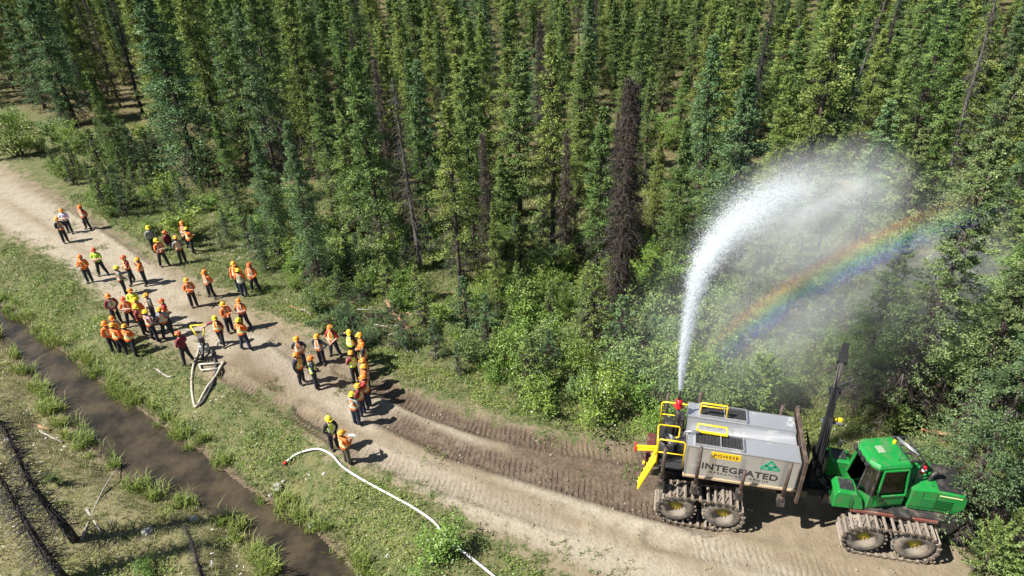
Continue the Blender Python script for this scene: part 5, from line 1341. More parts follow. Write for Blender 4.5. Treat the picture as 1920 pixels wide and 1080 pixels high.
def build_body(arms, legs):
    key = (arms, legs)
    if key in BODY: return BODY[key]
    V, E, Rd, bones = [], [], [], []
    def v(p, r):
        V.append(p); Rd.append(r if isinstance(r, tuple) else (r, r)); return len(V) - 1
    def e(a, b, kind): E.append((a, b)); bones.append((np.array(V[a]), np.array(V[b]), kind, (Rd[a][0] + Rd[b][0]) / 2))
    sit = legs == 'sit'
    pelvis = v((0, .0, .95), (.175, .130)); belly = v((0, -.02, 1.10), (.182, .140)); chest = v((0, -.005, 1.28), (.195, .132)); up = v((0, .0, 1.41), (.125, .085)); neck = v((0, -.005, 1.50), (.058, .058)); jaw = v((0, -.025, 1.575), (.070, .080)); head = v((0, -.012, 1.66), (.078, .094)); top = v((0, -.008, 1.735), (.055, .068))
    for a, b, k in ((pelvis, belly, 'torso'), (belly, chest, 'torso'), (chest, up, 'torso'), (up, neck, 'skin'), (neck, jaw, 'skin'), (jaw, head, 'skin'), (head, top, 'skin')): e(a, b, k)
    nose = v((0, -.122, 1.615), .014); e(jaw, nose, 'skin')
    palms = []
    for s, (el, wr) in zip((-1, 1), ARMS[arms]):
        sh = v((s * .195, 0, 1.405), (.082, .08)); elv = v(el, .060); wv = v(wr, .038)
        dd = np.array(wr) - np.array(el); dd = dd / np.linalg.norm(dd)
        if arms in ('crossed', 'chin'): dd = dd + np.array([0, -.15, 0]); dd /= np.linalg.norm(dd)
        pm = v(tuple(np.array(wr) + dd * .085), (.036, .026))
        e(up, sh, 'shirt'); e(sh, elv, 'shirt'); e(elv, wv, 'fore'); e(wv, pm, 'skin'); palms.append((np.array(V[pm]), dd, s))
    kn, an = LEGS['narrow'] if sit else LEGS[legs]
    for s in (-1, 1):
        if sit:
            hp_ = v((s * .10, -.03, .90), .092); k_ = v((s * .16, -.42, 1.00 + .05 * s), .066); a_ = v((s * .17, -.66, .72 + .03 * s), .046); t_ = v((s * .18, -.82, .74), (.045, .036))
        else:
            st = s if legs == 'stride' else 1
            hp_ = v((s * .095, .0, .88), .118); k_ = v((s * kn[0], kn[1] * st, .50), .092); a_ = v((s * an[0], an[1] * st if legs == 'stride' else an[1], .10), .072); t_ = v((s * (an[0] + .02), (an[1] * st if legs == 'stride' else an[1]) - .17, .045), (.055, .042))
        e(pelvis, hp_, 'leg'); e(hp_, k_, 'leg'); e(k_, a_, 'leg'); e(a_, t_, 'boot')
    me = bpy.data.meshes.new('skel'); me.from_pydata(V, E, [])
    ob = bpy.data.objects.new('skel', me); COL.objects.link(ob)
    ob.modifiers.new('skin', 'SKIN'); sd = ob.modifiers.new('sub', 'SUBSURF'); sd.levels = 2
    for i, d in enumerate(me.skin_vertices[0].data): d.radius = Rd[i]; d.use_root = (i == 0)
    dg = bpy.context.evaluated_depsgraph_get(); dg.update()
    ev = bpy.data.meshes.new_from_object(ob.evaluated_get(dg))
    bpy.data.objects.remove(ob)
    co = np.empty(len(ev.vertices) * 3, np.float32); ev.vertices.foreach_get('co', co); co = co.reshape(-1, 3)
    faces = [tuple(p.vertices) for p in ev.polygons]
    cen = np.array([co[list(f)].mean(0) for f in faces])
    best = np.full(len(faces), 1e9); kind = np.zeros(len(faces), int)
    KI = dict(skin=0, shirt=1, torso=1, leg=2, boot=3, fore=4)
    tors = np.zeros(len(faces), bool)
    for a, b, k, r in bones:
        d = b - a; t = np.clip(((cen - a) @ d) / (d @ d), 0, 1); q = np.linalg.norm(cen - (a + t[:, None] * d), axis=1) / (r ** .6)
        m = q < best; best = np.where(m, q, best); kind = np.where(m, KI[k], kind); tors = np.where(m, k == 'torso' or (k == 'shirt' and False), tors)
    kind = np.where((kind == 2) & (cen[:, 2] < .13) & (not sit), 3, kind)
    kind = np.where((kind == 1) & tors & (cen[:, 2] < .96), 2, kind)
    mb = MB(); mb.add(co, faces, 0, True); mb.m = list(map(int, kind))
    # fingers and thumb of each hand, rooted in the palm
    for c, d, s in palms:
        d = Vector(d); upv = Vector((0, 0, 1)) if abs(d.z) < .8 else Vector((0, -1, 0))
        side = d.cross(upv).normalized(); nrm = side.cross(d).normalized()
        for k, ln in enumerate((.068, .078, .074, .056)):
            o = Vector(c) + side * (k - 1.5) * .019; cu = -nrm if nrm.z > 0 else nrm
            mb.tube([o, o + d * ln * .55 + cu * .008, o + d * ln * .85 + cu * .030], [.0095, .009, .0065], 5, 0)
        o = Vector(c) - d * .04 + side * .03
        mb.tube([o, o + side * .028 + d * .022, o + side * .034 + d * .052], [.011, .010, .007], 5, 0)
    for s in (-1, 1):
        mb.lathe([(.001, -.008), (.009, 0), (.001, .008)], 6, None, (s * .030, -.097, 1.640), 5)
        mb.lathe([(.001, -.03), (.018, -.01), (.02, .012), (.001, .03)], 6, None, (s * .086, .0, 1.625), 0)
    mb.box((0, -.103, 1.572), (.044, .012, .010), mi=6)
    body = mb.mesh('person_body', [M_SKIN] * 5 + [M_EYE, M_LIP])
    # vest: the trunk's surface, a little larger, open at neck and arms
    tv = [i for i, f in enumerate(faces) if (kind[i] == 1 and tors[i] or (kind[i] == 2 and tors[i] and cen[i, 2] > .90)) and abs(cen[i, 0]) < .205 and .92 < cen[i, 2] < 1.47]
    idx = {}; vv = []; ff = []
    nr = np.empty(len(ev.vertices) * 3, np.float32); ev.vertices.foreach_get('normal', nr); nr = nr.reshape(-1, 3)
    for i in tv:
        q = []
        for a in faces[i]:
            if a not in idx: idx[a] = len(vv); vv.append(co[a] + nr[a] * .022)
            q.append(idx[a])
        ff.append(q)
    vb = MB(); vb.add(vv, ff, 0, True); vest = vb.mesh('safety_vest', VM['orange'])
    bpy.data.meshes.remove(ev)
    BODY[key] = (body, vest)
    return BODY[key]

hh = MB()
hh.lathe([(.138, 0), (.140, .012), (.124, .016), (.122, .06), (.106, .105), (.070, .135), (.03, .148), (.001, .150)], 18, None, (0, 0, 0), 0, True, 1.16)
hh.add([(-.09, -.135, .002), (.09, -.135, .002), (.06, -.205, -.012), (-.06, -.205, -.012), (-.09, -.135, .014), (.09, -.135, .014), (.06, -.205, -.002), (-.06, -.205, -.002)], [(0, 1, 2, 3), (4, 7, 6, 5), (2, 6, 7, 3), (0, 3, 7, 4), (1, 5, 6, 2)])
hh.tube([(0, -.12, .085), (0, -.05, .150), (0, .05, .150), (0, .12, .085)], .013, 6)
HAT_ME = {k: None for k in HC}
for k in HC:
    HAT_ME[k] = hh.mesh('hard_hat', HC[k])
mf = MB(); mf.lathe([(.001, -.022), (.034, -.022), (.040, 0), (.034, .022), (.001, .024)], 10, Matrix.Rotation(math.pi / 2, 3, 'Y'), sy=1.25)
MUFF = {'y': mf.mesh('ear_muff', M_MUFFY), 'b': mf.mesh('ear_muff', M_MUFFB)}
bd = MB(); bd.lathe([(.001, -.085), (.045, -.075), (.066, -.03), (.074, .02), (.070, .04)], 12, None, (0, -.035, 1.585), 0, True, 1.0)
BEARD = bd.mesh('beard', M_GREYHAIR); BEARD2 = bd.mesh('beard', M_HAIR)
hr = MB(); hr.lathe([(.060, -.10), (.082, -.05), (.092, .0), (.092, .06)], 12, None, (0, .022, 1.63), 0, True, 1.02); HAIR = hr.mesh('hair', M_HAIR)

def person(u, v, face, arms, legs, hat, shirt, vest, tr, label, fore='shirt', muff='y', beard=None, h=1.0, z=None, group=None):
    x, y, _ = gp(u, v)
    body, vme = build_body(arms, legs)
    o = link('person', body)
    sit = legs == 'sit'
    o.location = (x, y, (gz(x, y) + .005 if z is None else z) - (.72 * h if sit else 0)); o.rotation_euler = (0, 0, math.radians(face)); o.scale = (h, h, h)
    mm = [M_SKIN, SH[shirt], TR[tr], M_BOOT, SH[shirt] if fore == 'shirt' else M_SKIN]
    for i, m_ in enumerate(mm): o.material_slots[i].link = 'OBJECT'; o.material_slots[i].material = m_
    if vest:
        w = link('safety_vest', vme, o); w.material_slots[0].link = 'OBJECT'; w.material_slots[0].material = VM[vest]
    hat_o = link('hard_hat', HAT_ME[hat], o); hat_o.scale = (.93, .93, .93); hat_o.location = (0, -.008, 1.668); hat_o.rotation_euler = (random.uniform(0, .22), random.uniform(-.08, .08), random.uniform(-.4, .4))
    if muff:
        for s in (-1, 1):
            mo = link('ear_muff', MUFF[muff], hat_o); mo.location = (s * .128, .01, random.choice([-.05, .05]) if muff == 'y' else -.05)
    if beard: link('beard', BEARD if beard == 'grey' else BEARD2, o)
    link('hair', HAIR, o)
    return tag(o, label, 'person', group)

G1_, G2_, G3_, G4_, G5_ = 'three workers far back on the road', 'loose workers at the upper left of the road', 'workers at the grass verge', 'tight cluster of workers by the ditch', 'ring of workers on the right of the road group'
PEOPLE = [
 (167, 430, -25, 'back', 'wide', 'orange', 'red', 'dull', 'black', 'person in red shirt with orange harness, rightmost of the three farthest back on the road', G1_),
 (133, 437, 10, 'crossed', 'stride', 'orange', 'white', None, 'black', 'person in pale lilac-white shirt with arms folded, far back on the road', G1_),
 (125, 455, 60, 'crossed', 'narrow', 'bright', 'black', 'dull', 'black', 'person in dark shirt with belt, leftmost and nearest of the three farthest back', G1_),
 (170, 529, 15, 'chin', 'narrow', 'orange', 'orange', 'orange', 'navy', 'person in bright orange vest with raised hand, leftmost at the edge of the pale track', G2_),
 (195, 516, 10, 'crossed', 'wide', 'red', 'green', None, 'black', 'person in lime green shirt with folded arms on the pale track', G2_),
 (251, 532, -35, 'crossed', 'stride', 'red', 'maroon', 'orange', 'black', 'person in maroon sleeves and orange vest behind the yellow-hatted one', G2_),
 (238, 553, 120, 'front', 'narrow', 'yellow', 'grey', 'dull', 'black', 'person with yellow hat in olive and orange vest, just below the maroon-sleeved one', G2_),
 (276, 535, -60, 'chin', 'narrow', 'bright', 'orange', 'dull', 'black', 'person in orange shirt lifting hands to the face, right of the maroon-sleeved one', G2_),
 (294, 474, 40, 'relaxed', 'narrow', 'yellow', 'grey', None, 'black', 'person in grey-green shirt half hidden left of the seated one', G3_),
 (310, 500, 60, 'crossed', 'stride', 'yellow', 'orange', 'dull', 'black', 'person with yellow hat standing left in front of the seated one', G3_),
 (318, 464, 70, 'front', 'sit', 'red', 'maroon', None, 'black', 'person in maroon shirt sitting on the grass with knees drawn up', G3_),
 (346, 496, -150, 'front', 'narrow', 'bright', 'grey', 'dull', 'black', 'person in olive and orange vest right in front of the seated one', G3_),
 (364, 476, 160, 'crossed', 'stride', 'yellow', 'orange', 'orange', 'black', 'person with yellow hat and orange vest beside the dark low bush', G3_),
 (357, 466, -20, 'front', 'narrow', 'orange', 'red', 'dull', 'black', 'person with orange hat half hidden behind the one beside the dark bush', G3_),
 (366, 575, 35, 'crossed', 'narrow', 'bright', 'orange', 'dull', 'black', 'person with folded arms alone mid-road, left one of a pair', G2_),
 (399, 558, -25, 'back', 'wide', 'orange', 'orange', 'dull', 'black', 'person with hands behind the back mid-road, right one of a pair', G2_),
 (452, 544, 5, 'relaxed', 'narrow', 'bright', 'orange', 'orange', 'navy', 'person in orange vest at the back of the three on the verge', G3_),
 (460, 556, 170, 'front', 'narrow', 'yellow', 'orange', 'grey', 'navy', 'person with yellow hat seen from behind, nearest of the three on the verge', G3_),
 (481, 546, -10, 'front', 'wide', 'red', 'orange', 'dull', 'black', 'person with clasped hands and wide stance, right of the three on the verge', G3_),
 (434, 623, 50, 'crossed', 'narrow', 'bright', 'orange', 'dull', 'black', 'person with folded arms just behind the leaning worker', G5_),
 (463, 616, -5, 'crossed', 'wide', 'orange', 'orange', 'dull', 'black', 'person with bare crossed forearms right of the leaning worker', G5_),
 (419, 647, -15, 'lean', 'stride', 'yellow', 'maroon', 'orange', 'black', 'person in maroon sleeves leaning one arm on the yellow frame', G5_),
 (463, 656, 165, 'crossed', 'wide', 'yellow', 'orange', 'orange', 'navy', 'person seen from behind with silver cross on the vest, right of the yellow frame', G5_),
 (354, 680, -120, 'front', 'wide', 'red', 'maroon', None, 'black', 'person in plain maroon shirt without vest beside the looped hose', G5_),
 (224, 607, 45, 'front', 'narrow', 'orange', 'maroon', 'grey', 'black', 'person in maroon sleeves at the back left of the cluster by the ditch', G4_),
 (251, 611, 30, 'crossed', 'wide', 'red', 'orange', 'dull', 'black', 'person with red hat and wide stance in the middle left of the cluster', G4_),
 (264, 595, 0, 'front', 'narrow', 'orange', 'yellow', None, 'black', 'person in yellow hi-vis shirt at the back of the cluster by the ditch', G4_),
 (273, 612, 5, 'relaxed', 'narrow', 'yellow', 'orange', 'orange', 'black', 'person in bright orange vest with silver bands in the cluster centre', G4_),
 (293, 603, -40, 'front', 'narrow', 'bright', 'grey', 'dull', 'blue', 'person with grey beard at the back right of the cluster', G4_),
 (322, 615, -60, 'front', 'wide', 'red', 'red', 'orange', 'black', 'person in red and orange at the right end of the cluster', G4_),
 (274, 627, 100, 'front', 'narrow', 'yellow', 'maroon', 'orange', 'black', 'person with maroon collar in the front centre of the cluster', G4_),
 (293, 639, 150, 'front', 'wide', 'yellow', 'pink', 'dull', 'black', 'person in faded pink plaid shirt at the front of the cluster', G4_),
 (318, 633, -160, 'crossed', 'wide', 'bright', 'blue', 'dull', 'black', 'person in faded blue plaid shirt at the front right of the cluster', G4_),
 (228, 642, 70, 'relaxed', 'narrow', 'orange', 'grey', 'orange', 'black', 'person in dark-sleeved orange vest, second from the left end of the cluster', G4_),
 (212, 646, 60, 'front', 'narrow', 'orange', 'orange', 'orange', 'black', 'person at the far left end of the cluster nearest the ditch', G4_),
 (229, 654, 160, 'relaxed', 'wide', 'bright', 'orange', 'orange', 'black', 'person seen from behind with pale cross, second from left at the cluster front', G4_),
 (253, 661, 170, 'crossed', 'stride', 'bright', 'orange', 'orange', 'black', 'person seen from behind with orange hat, lowest of the cluster by the ditch', G4_),
 (569, 687, 10, 'pockets', 'narrow', 'bright', 'navy', 'dull', 'black', 'person with long beard, upper left of the right-hand ring', G5_),
 (568, 720, 70, 'relaxed', 'narrow', 'orange', 'navy', 'orange', 'black', 'person in navy sleeves and orange vest at the left of the right-hand ring', G5_),
 (595, 729, 110, 'front', 'narrow', 'orange', 'navy', 'yellow', 'black', 'person in navy sleeves with yellow vest straps, lower left of the right-hand ring', G5_),
 (606, 683, -30, 'hips', 'narrow', 'bright', 'navy', 'dull', 'black', 'person in dark navy shirt left of the one with a stick', G5_),
 (630, 667, -5, 'front', 'wide', 'orange', 'red', 'orange', 'navy', 'tall person in red sleeves and orange vest holding a walking stick', G5_),
 (665, 677, -15, 'salute', 'narrow', 'yellow', 'black', 'yellow', 'black', 'person in bright green vest raising one hand to a yellow hat', G5_),
 (685, 685, -80, 'front', 'narrow', 'bright', 'orange', None, 'black', 'person with pale orange shirt right of the bright green vest', G5_),
 (689, 700, -95, 'hips', 'narrow', 'orange', 'black', 'orange', 'black', 'person with orange hat second in the right-hand line', G5_),
 (668, 713, -130, 'paper', 'narrow', 'bright', 'maroon', 'yellow', 'black', 'person in maroon shirt over yellow-green vest in the right-hand line', G5_),
 (690, 727, -100, 'relaxed', 'narrow', 'orange', 'orange', 'orange', 'black', 'person in bright orange back panel in the middle of the right-hand line', G5_),
 (693, 745, -95, 'front', 'narrow', 'bright', 'orange', 'dull', 'black', 'person with bright orange hat, third from the lower end of the line', G5_),
 (692, 762, -100, 'crossed', 'narrow', 'orange', 'red', 'orange', 'navy', 'person in red and orange, second from the lower end of the line', G5_),
 (681, 775, -110, 'front', 'narrow', 'bright', 'maroon', 'orange', 'navy', 'person in maroon collar beside the last one of the line', G5_),
 (671, 797, 155, 'front', 'narrow', 'yellow', 'grey', 'dull', 'navy', 'person with yellow hat and grey shoulders, last at the lower end of the line', G5_),
 (629, 843, 40, 'front', 'narrow', 'yellow', 'black', 'yellow', 'black', 'person in yellow-green vest and black sleeves, left one of the two nearest the camera', G5_),
 (653, 869, 140, 'paper', 'narrow', 'bright', 'orange', 'orange', 'brown', 'person in brown trousers and orange vest holding a paper, nearest the camera', G5_),
]
BARE = {'person with bare crossed forearms right of the leaning worker', 'person in lime green shirt with folded arms on the pale track', 'tall person in red sleeves and orange vest holding a walking stick'}
POBJ = []
for i, (u, v, fc, ar, lg, ht, sh, ve, tr, lab, grp) in enumerate(PEOPLE):
    POBJ.append(person(u, v, fc + random.uniform(-8, 8), ar, lg, ht, sh, ve, tr, lab, 'skin' if (lab in BARE or i % 4 == 1) else 'shirt', None if ht == 'yellow' and ar == 'salute' or i in (51, 52) else ('y' if i % 3 else 'b'), 'grey' if 'grey beard' in lab else ('dark' if 'beard' in lab or i % 7 == 3 else None), random.uniform(.97, 1.05), None, grp))
# things they hold
sx, sy, _ = gp(637, 668)
b = MB(); b.tube([(sx, sy, .0), (sx - .03, sy + .02, 1.05)], [.014, .018], 8); b.tube([(sx - .03, sy + .02, 1.05), (sx - .10, sy + .02, 1.07)], .018, 8); b.tube([(sx, sy, 0), (sx, sy, .06)], .02, 8)
tag(b.build('walking_stick', mat('pale_stick_wood', (.42, .36, .28), .7)), 'thin grey walking stick held by the tall person in red sleeves', 'stick')
pr_ = POBJ[52]
b = MB(); b.box((0, 0, 0), (.21, .29, .006)); pp = b.build('paper_sheet', M_WHITE)
pp.location = pr_.matrix_basis @ Vector((0, -.42, 1.22)); pp.rotation_euler = (.5, 0, pr_.rotation_euler[2])
tag(pp, 'white paper sheet held by the person nearest the camera', 'paper')
# ============================================================ HOSES, LOGS, STONES
def smooth_path(pts, sub=5):
    P = [Vector(p) for p in pts]; out = [P[0]]
    for i in range(len(P) - 1):
        a0, a1, a2, a3 = P[max(i - 1, 0)], P[i], P[i + 1], P[min(i + 2, len(P) - 1)]
        for k in range(1, sub + 1):
            t = k / sub; out.append(.5 * ((2 * a1) + (a2 - a0) * t + (2 * a0 - 5 * a1 + 4 * a2 - a3) * t * t + (3 * a1 - a0 - 3 * a2 + a3) * t ** 3))
    return out
M_WHOSE = mat('white_lay_flat_hose', (.62, .60, .56), .6, noise=.1, dirt=(.5, .44, .36), dirt_amt=.08)
M_PHOSE = mat('pale_canvas_hose', (.40, .36, .28), .75, noise=.15, nscale=12, dirt=(.28, .23, .17), dirt_amt=.3)
M_BHOSE = mat('black_suction_hose', (.04, .038, .036), .6, noise=.2)
z8p = lambda x, y: (500 + x * .3854, 700 + y * .3854)
w = [gp(*z8p(*p)) for p in [(88, 402), (110, 390), (140, 379), (200, 372), (260, 376), (320, 405), (355, 440), (400, 475), (500, 540), (620, 605), (720, 665), (815, 735), (868, 800), (920, 850), (985, 900), (1100, 985), (1200, 1075), (1320, 1200)]]
w = smooth_path([(p[0], p[1], gz(p[0], p[1]) + .09) for p in w], 4)
b = MB(); b.tube(w, .043, 10); wh = b.build('fire_hose', M_WHOSE); tag(wh, 'white fire hose curving over the grass verge below the road', 'hose')
b = MB(); b.tube([w[0] + (w[0] - w[1]).normalized() * .14, w[0] + (w[1] - w[0]) * .2], .054, 10); b.build('coupling', M_RED, wh)

z4 = lambda x, y: (300 + x * .1852, 560 + y * .1852)
def at(x, y, z=0.):
    g = gp(*z4(x, y), z); return Vector((g[0], g[1], z + gz(g[0], g[1]) * (1 if z < .3 else 0)))
sr = empty('suction_hose_rig', tuple(at(440, 500)))
tag(sr, 'suction hose rig with yellow triangular handle standing on the track beside the leaning worker', 'hose rig')
def rel(p): return Vector(p) - sr.location
b = MB(); A_, B_, C_ = rel(at(303, 277, 1.22)), rel(at(455, 264, 1.22)), rel(at(407, 385, .85))
C1, C2 = rel(at(380, 385, .85)), rel(at(436, 378, .85))
b.tube([C1, A_, A_ + Vector((.02, 0, .02)), B_ - Vector((.02, 0, -.02)), B_, C2], .032, 10); b.build('handle', M_YEL, sr)
b = MB(); b.tube([rel(at(405, 380, .86)), rel(at(425, 440, .42))], [.14, .16], 10); b.tube([rel(at(425, 440, .42)), rel(at(440, 500, .05))], [.13, .15], 10); b.build('pump_head', mat('dark_pump_casting', (.10, .09, .085), .6, metal=.3, noise=.4, nscale=10), sr, .01)
b = MB(); b.box(rel(at(445, 495, .2)), (.42, .34, .36)); b.build('base_block', mat('grey_pump_base', (.42, .42, .40), .7, noise=.15), sr, .03)
def hose(pts, r, m, name='hose', z=.07):
    P = [rel(at(x, y, (q[0] if q else z))) for x, y, *q in pts]
    bb = MB(); bb.tube(smooth_path(P, 5), r, 10); return bb.build(name, m, sr)
hose([(405, 450, .45), (380, 560), (335, 680), (312, 850), (322, 1000), (355, 1032), (470, 920), (560, 800), (615, 700), (648, 632)], .052, M_PHOSE)
hose([(430, 450, .5), (432, 540, .2), (430, 610)], .07, M_BHOSE)
hose([(520, 520, .12), (545, 590), (566, 690), (562, 780), (520, 900), (440, 1005), (372, 1035)], .06, M_BHOSE)
for pts in ([(395, 660), (610, 652)], [(395, 660), (415, 718)], [(415, 718), (590, 712)], [(590, 712), (645, 640)], [(610, 652), (645, 632)]):
    b = MB(); b.tube([rel(at(x, y, .10)) for x, y in pts], .04, 8); b.build('frame_bar', mat('whitewashed_tube', (.46, .42, .35), .7, noise=.12, dirt=(.35, .3, .23), dirt_amt=.25), sr)

M_LOG = mat('red_brown_log', (.30, .165, .09), .85, noise=.35, nscale=5, bump=.6, bscale=20)
M_GREYLOG = mat('bleached_wood', (.30, .27, .23), .85, noise=.25, nscale=6, bump=.4, bscale=22)
def log(name, pts, r, m, label, z=.06, cat='log', taper=.75, stubs=2, group=None):
    P = [gp(u, v) for u, v in pts]; P = [(p[0], p[1], gz(p[0], p[1]) + z) for p in P]
    bb = MB(); n = len(P); bb.tube(smooth_path(P, 3), [r * (1 - (1 - taper) * k / (3 * (n - 1))) for k in range(3 * (n - 1) + 1)], 9)
    for k in range(stubs):
        p = Vector(P[0]).lerp(Vector(P[-1]), random.uniform(.2, .9)); d = Vector((random.gauss(0, 1), random.gauss(0, 1), abs(random.gauss(0, .5)))).normalized()
        bb.tube([p, p + d * r * 4], [r * .35, r * .12], 5)
    return tag(bb.build(name, m), label, cat, group)
log('fallen_log', [(741, 598), (775, 632)], .12, M_LOG, 'right and brighter of two red-brown logs on the brush pile', .22)
log('fallen_log', [(727, 572), (748, 612)], .11, M_LOG, 'left one of two red-brown logs on the brush pile', .24)
log('fallen_stick', [(748, 638), (766, 664)], .05, M_GREYLOG, 'grey stick on the grass below the brush pile', .06, 'stick')
log('fallen_stick', [(565, 583), (585, 594)], .05, M_GREYLOG, 'pale stick on the dug soil left of the brush pile', .06, 'stick')
log('fallen_stick', [(545, 577), (570, 588)], .045, M_LOG, 'brown stick beside the pale one on the dug soil', .05, 'stick')
log('fallen_stick', [(292, 689), (312, 702), (325, 703)], .045, M_GREYLOG, 'white driftwood stick on the verge below the maroon-shirted person', .05, 'stick')
log('fallen_pole', [(150, 1005), (190, 905), (222, 822)], .042, M_GREYLOG, 'long bleached pole lying across the near bank of the ditch', .12, 'pole', .35, 6)
log('fallen_stick', [(65, 790), (105, 806)], .05, M_GREYLOG, 'pale stick at the near water edge', .05, 'stick', .6, 2)
log('fallen_stick', [(60, 775), (80, 783)], .07, M_LOG, 'short brown stick at the near water edge', .05, 'stick', .6, 1)
log('fallen_stick', [(160, 950), (185, 990)], .05, M_GREYLOG, 'bleached stick beside the long pole on the near bank', .05, 'stick', .6, 2)
log('fallen_pole', [(235, 240), (255, 275)], .09, M_GREYLOG, 'pale fallen trunk in the left clearing', .1, 'log')
log('fallen_log', [(215, 268), (250, 250)], .10, M_GREYLOG, 'second pale fallen trunk in the left clearing', .1, 'log')
log('fallen_log', [(1725, 808), (1790, 822)], .10, M_LOG, 'broken brown log behind the hood of the machine', .1, 'log')
log('fallen_stick', [(1190, 520), (1270, 500)], .06, M_GREYLOG, 'grey dead limb lying left of the water jet', .3, 'stick', .5, 6)
for k in range(16):
    u0, v0 = 640 + random.uniform(0, 130), 575 + random.uniform(0, 70); a0 = random.uniform(-.6, .9)
    log('dead_branch', [(u0, v0), (u0 + 30 * math.cos(a0), v0 + 30 * math.sin(a0) * .7)], random.uniform(.018, .04), random.choice([M_GREYLOG, M_LOG]), 'thin dead branch tangled in the brush pile', random.uniform(.15, .5), 'branch', .4, 4, 'dead branches in the brush pile')
M_ROCK = mat('pale_rock', (.34, .31, .27), .85, noise=.25, nscale=7, bump=.5, bscale=18)
def rock(u, v, r, label):
    g = gp(u, v); R_ = np.random.default_rng(int(u * 7 + v)); bm = bmesh.new(); bmesh.ops.create_icosphere(bm, subdivisions=2, radius=r)
    for q in bm.verts: q.co *= 1 + .28 * (R_.random() - .5); q.co.z *= .62
    me = bpy.data.meshes.new('rock'); bm.to_mesh(me); bm.free(); me.materials.append(M_ROCK)
    o = link('rock', me); o.location = (g[0], g[1], gz(g[0], g[1]) + r * .2); o.rotation_euler = (0, 0, R_.random() * 6)
    tag(o, label, 'rock', 'stones on the ditch bank')
for u, v, r, lab in [(578, 956, .17, 'largest pale rock on the road-side bank of the ditch'), (511, 890, .22, 'broad rock half sunk in the bank left of the largest pale rock'), (560, 962, .08, 'small stone touching the largest pale rock on its left'), (548, 948, .07, 'small stone up left of the largest pale rock'), (562, 940, .06, 'small stone above the largest pale rock'), (498, 902, .09, 'stone at the left side of the broad sunken rock'), (524, 880, .08, 'stone at the right side of the broad sunken rock'), (15, 815, .22, 'grey rock at the left picture edge on the near bank'), (270, 985, .22, 'grey rock between the near bank bushes'), (605, 880, .08, 'lone stone beside the end of the white hose'), (355, 955, .16, 'flat stone barely under the ditch water surface')]: rock(u, v, r, lab)
# cut spruce boughs heaped beside the road
for k, (u, v, rz, lab) in enumerate([(640, 590, 20, 'leftmost cut spruce top in the brush pile'), (668, 578, 160, 'upper cut spruce top in the brush pile'), (690, 600, 60, 'cut spruce top in the middle of the brush pile'), (665, 625, 200, 'lower left cut spruce top in the brush pile'), (712, 628, -30, 'cut spruce top right under the logs'), (735, 655, 100, 'lowest cut spruce top in the brush pile'), (700, 650, 250, 'cut spruce top at the lower front of the brush pile'), (650, 608, 300, 'cut spruce top behind the one with the stick'), (722, 600, 140, 'cut spruce top lying against the left log'), (755, 620, 10, 'rightmost cut spruce top in the brush pile')]):
    x, y, _ = gp(u, v)
    o = plant('cut_spruce_top', SAP[k % 3], x, y, 2.0, 3., 1.05, leafmat=M_BLUE, label=lab, cat='branches', group='cut spruce tops in the brush pile')
    o.rotation_euler = (math.radians(78), 0, math.radians(rz)); o.location.z += .30
# ============================================================ WATER JET, MIST, RAINBOW
cA, sA = math.cos(MA), math.sin(MA)
NW = np.array([MO[0] + cA * NZ.x - sA * NZ.y, MO[1] + sA * NZ.x + cA * NZ.y, 4.52])
PHI = math.radians(35); HD = np.array([math.cos(PHI), math.sin(PHI), 0.]); HN = np.array([-HD[1], HD[0], 0.])
# arc of the stream in its own upright plane: distance along the ground, height, half width
ARC = np.array([(0, 4.52, .05), (-.05, 5.4, .14), (-.05, 6.6, .25), (.02, 8.2, .36), (.25, 9.25, .46), (.95, 10.0, .60), (2.4, 10.5, .85), (4.4, 10.5, 1.05), (7.0, 9.9, 1.3), (9.6, 8.7, 1.6), (11.5, 7.2, 1.9), (13.0, 5.2, 2.3)])
seg = np.concatenate([[0], np.cumsum(np.hypot(*np.diff(ARC[:, :2], axis=0).T))])
def arc(s): return np.stack([np.interp(s, seg, ARC[:, k]) for k in range(3)], -1)
R8 = np.random.default_rng(88)
def wmat(name, col, tr, fac):
    m = bpy.data.materials.new(name); m.use_nodes = True; N = m.node_tree.nodes; L = m.node_tree.links; N.remove(N['Principled BSDF'])
    d, t, x = N.new('ShaderNodeBsdfDiffuse'), N.new('ShaderNodeBsdfTranslucent'), N.new('ShaderNodeMixShader')
    d.inputs[0].default_value = t.inputs[0].default_value = (*col, 1); x.inputs[0].default_value = tr
    L.new(d.outputs[0], x.inputs[1]); L.new(t.outputs[0], x.inputs[2])
    p, y = N.new('ShaderNodeBsdfTransparent'), N.new('ShaderNodeMixShader'); y.inputs[0].default_value = fac
    L.new(p.outputs[0], y.inputs[1]); L.new(x.outputs[0], y.inputs[2]); L.new(y.outputs[0], N['Material Output'].inputs['Surface'])
    return m
M_DROP = wmat('white_water_drops', (.86, .89, .92), .5, .55)
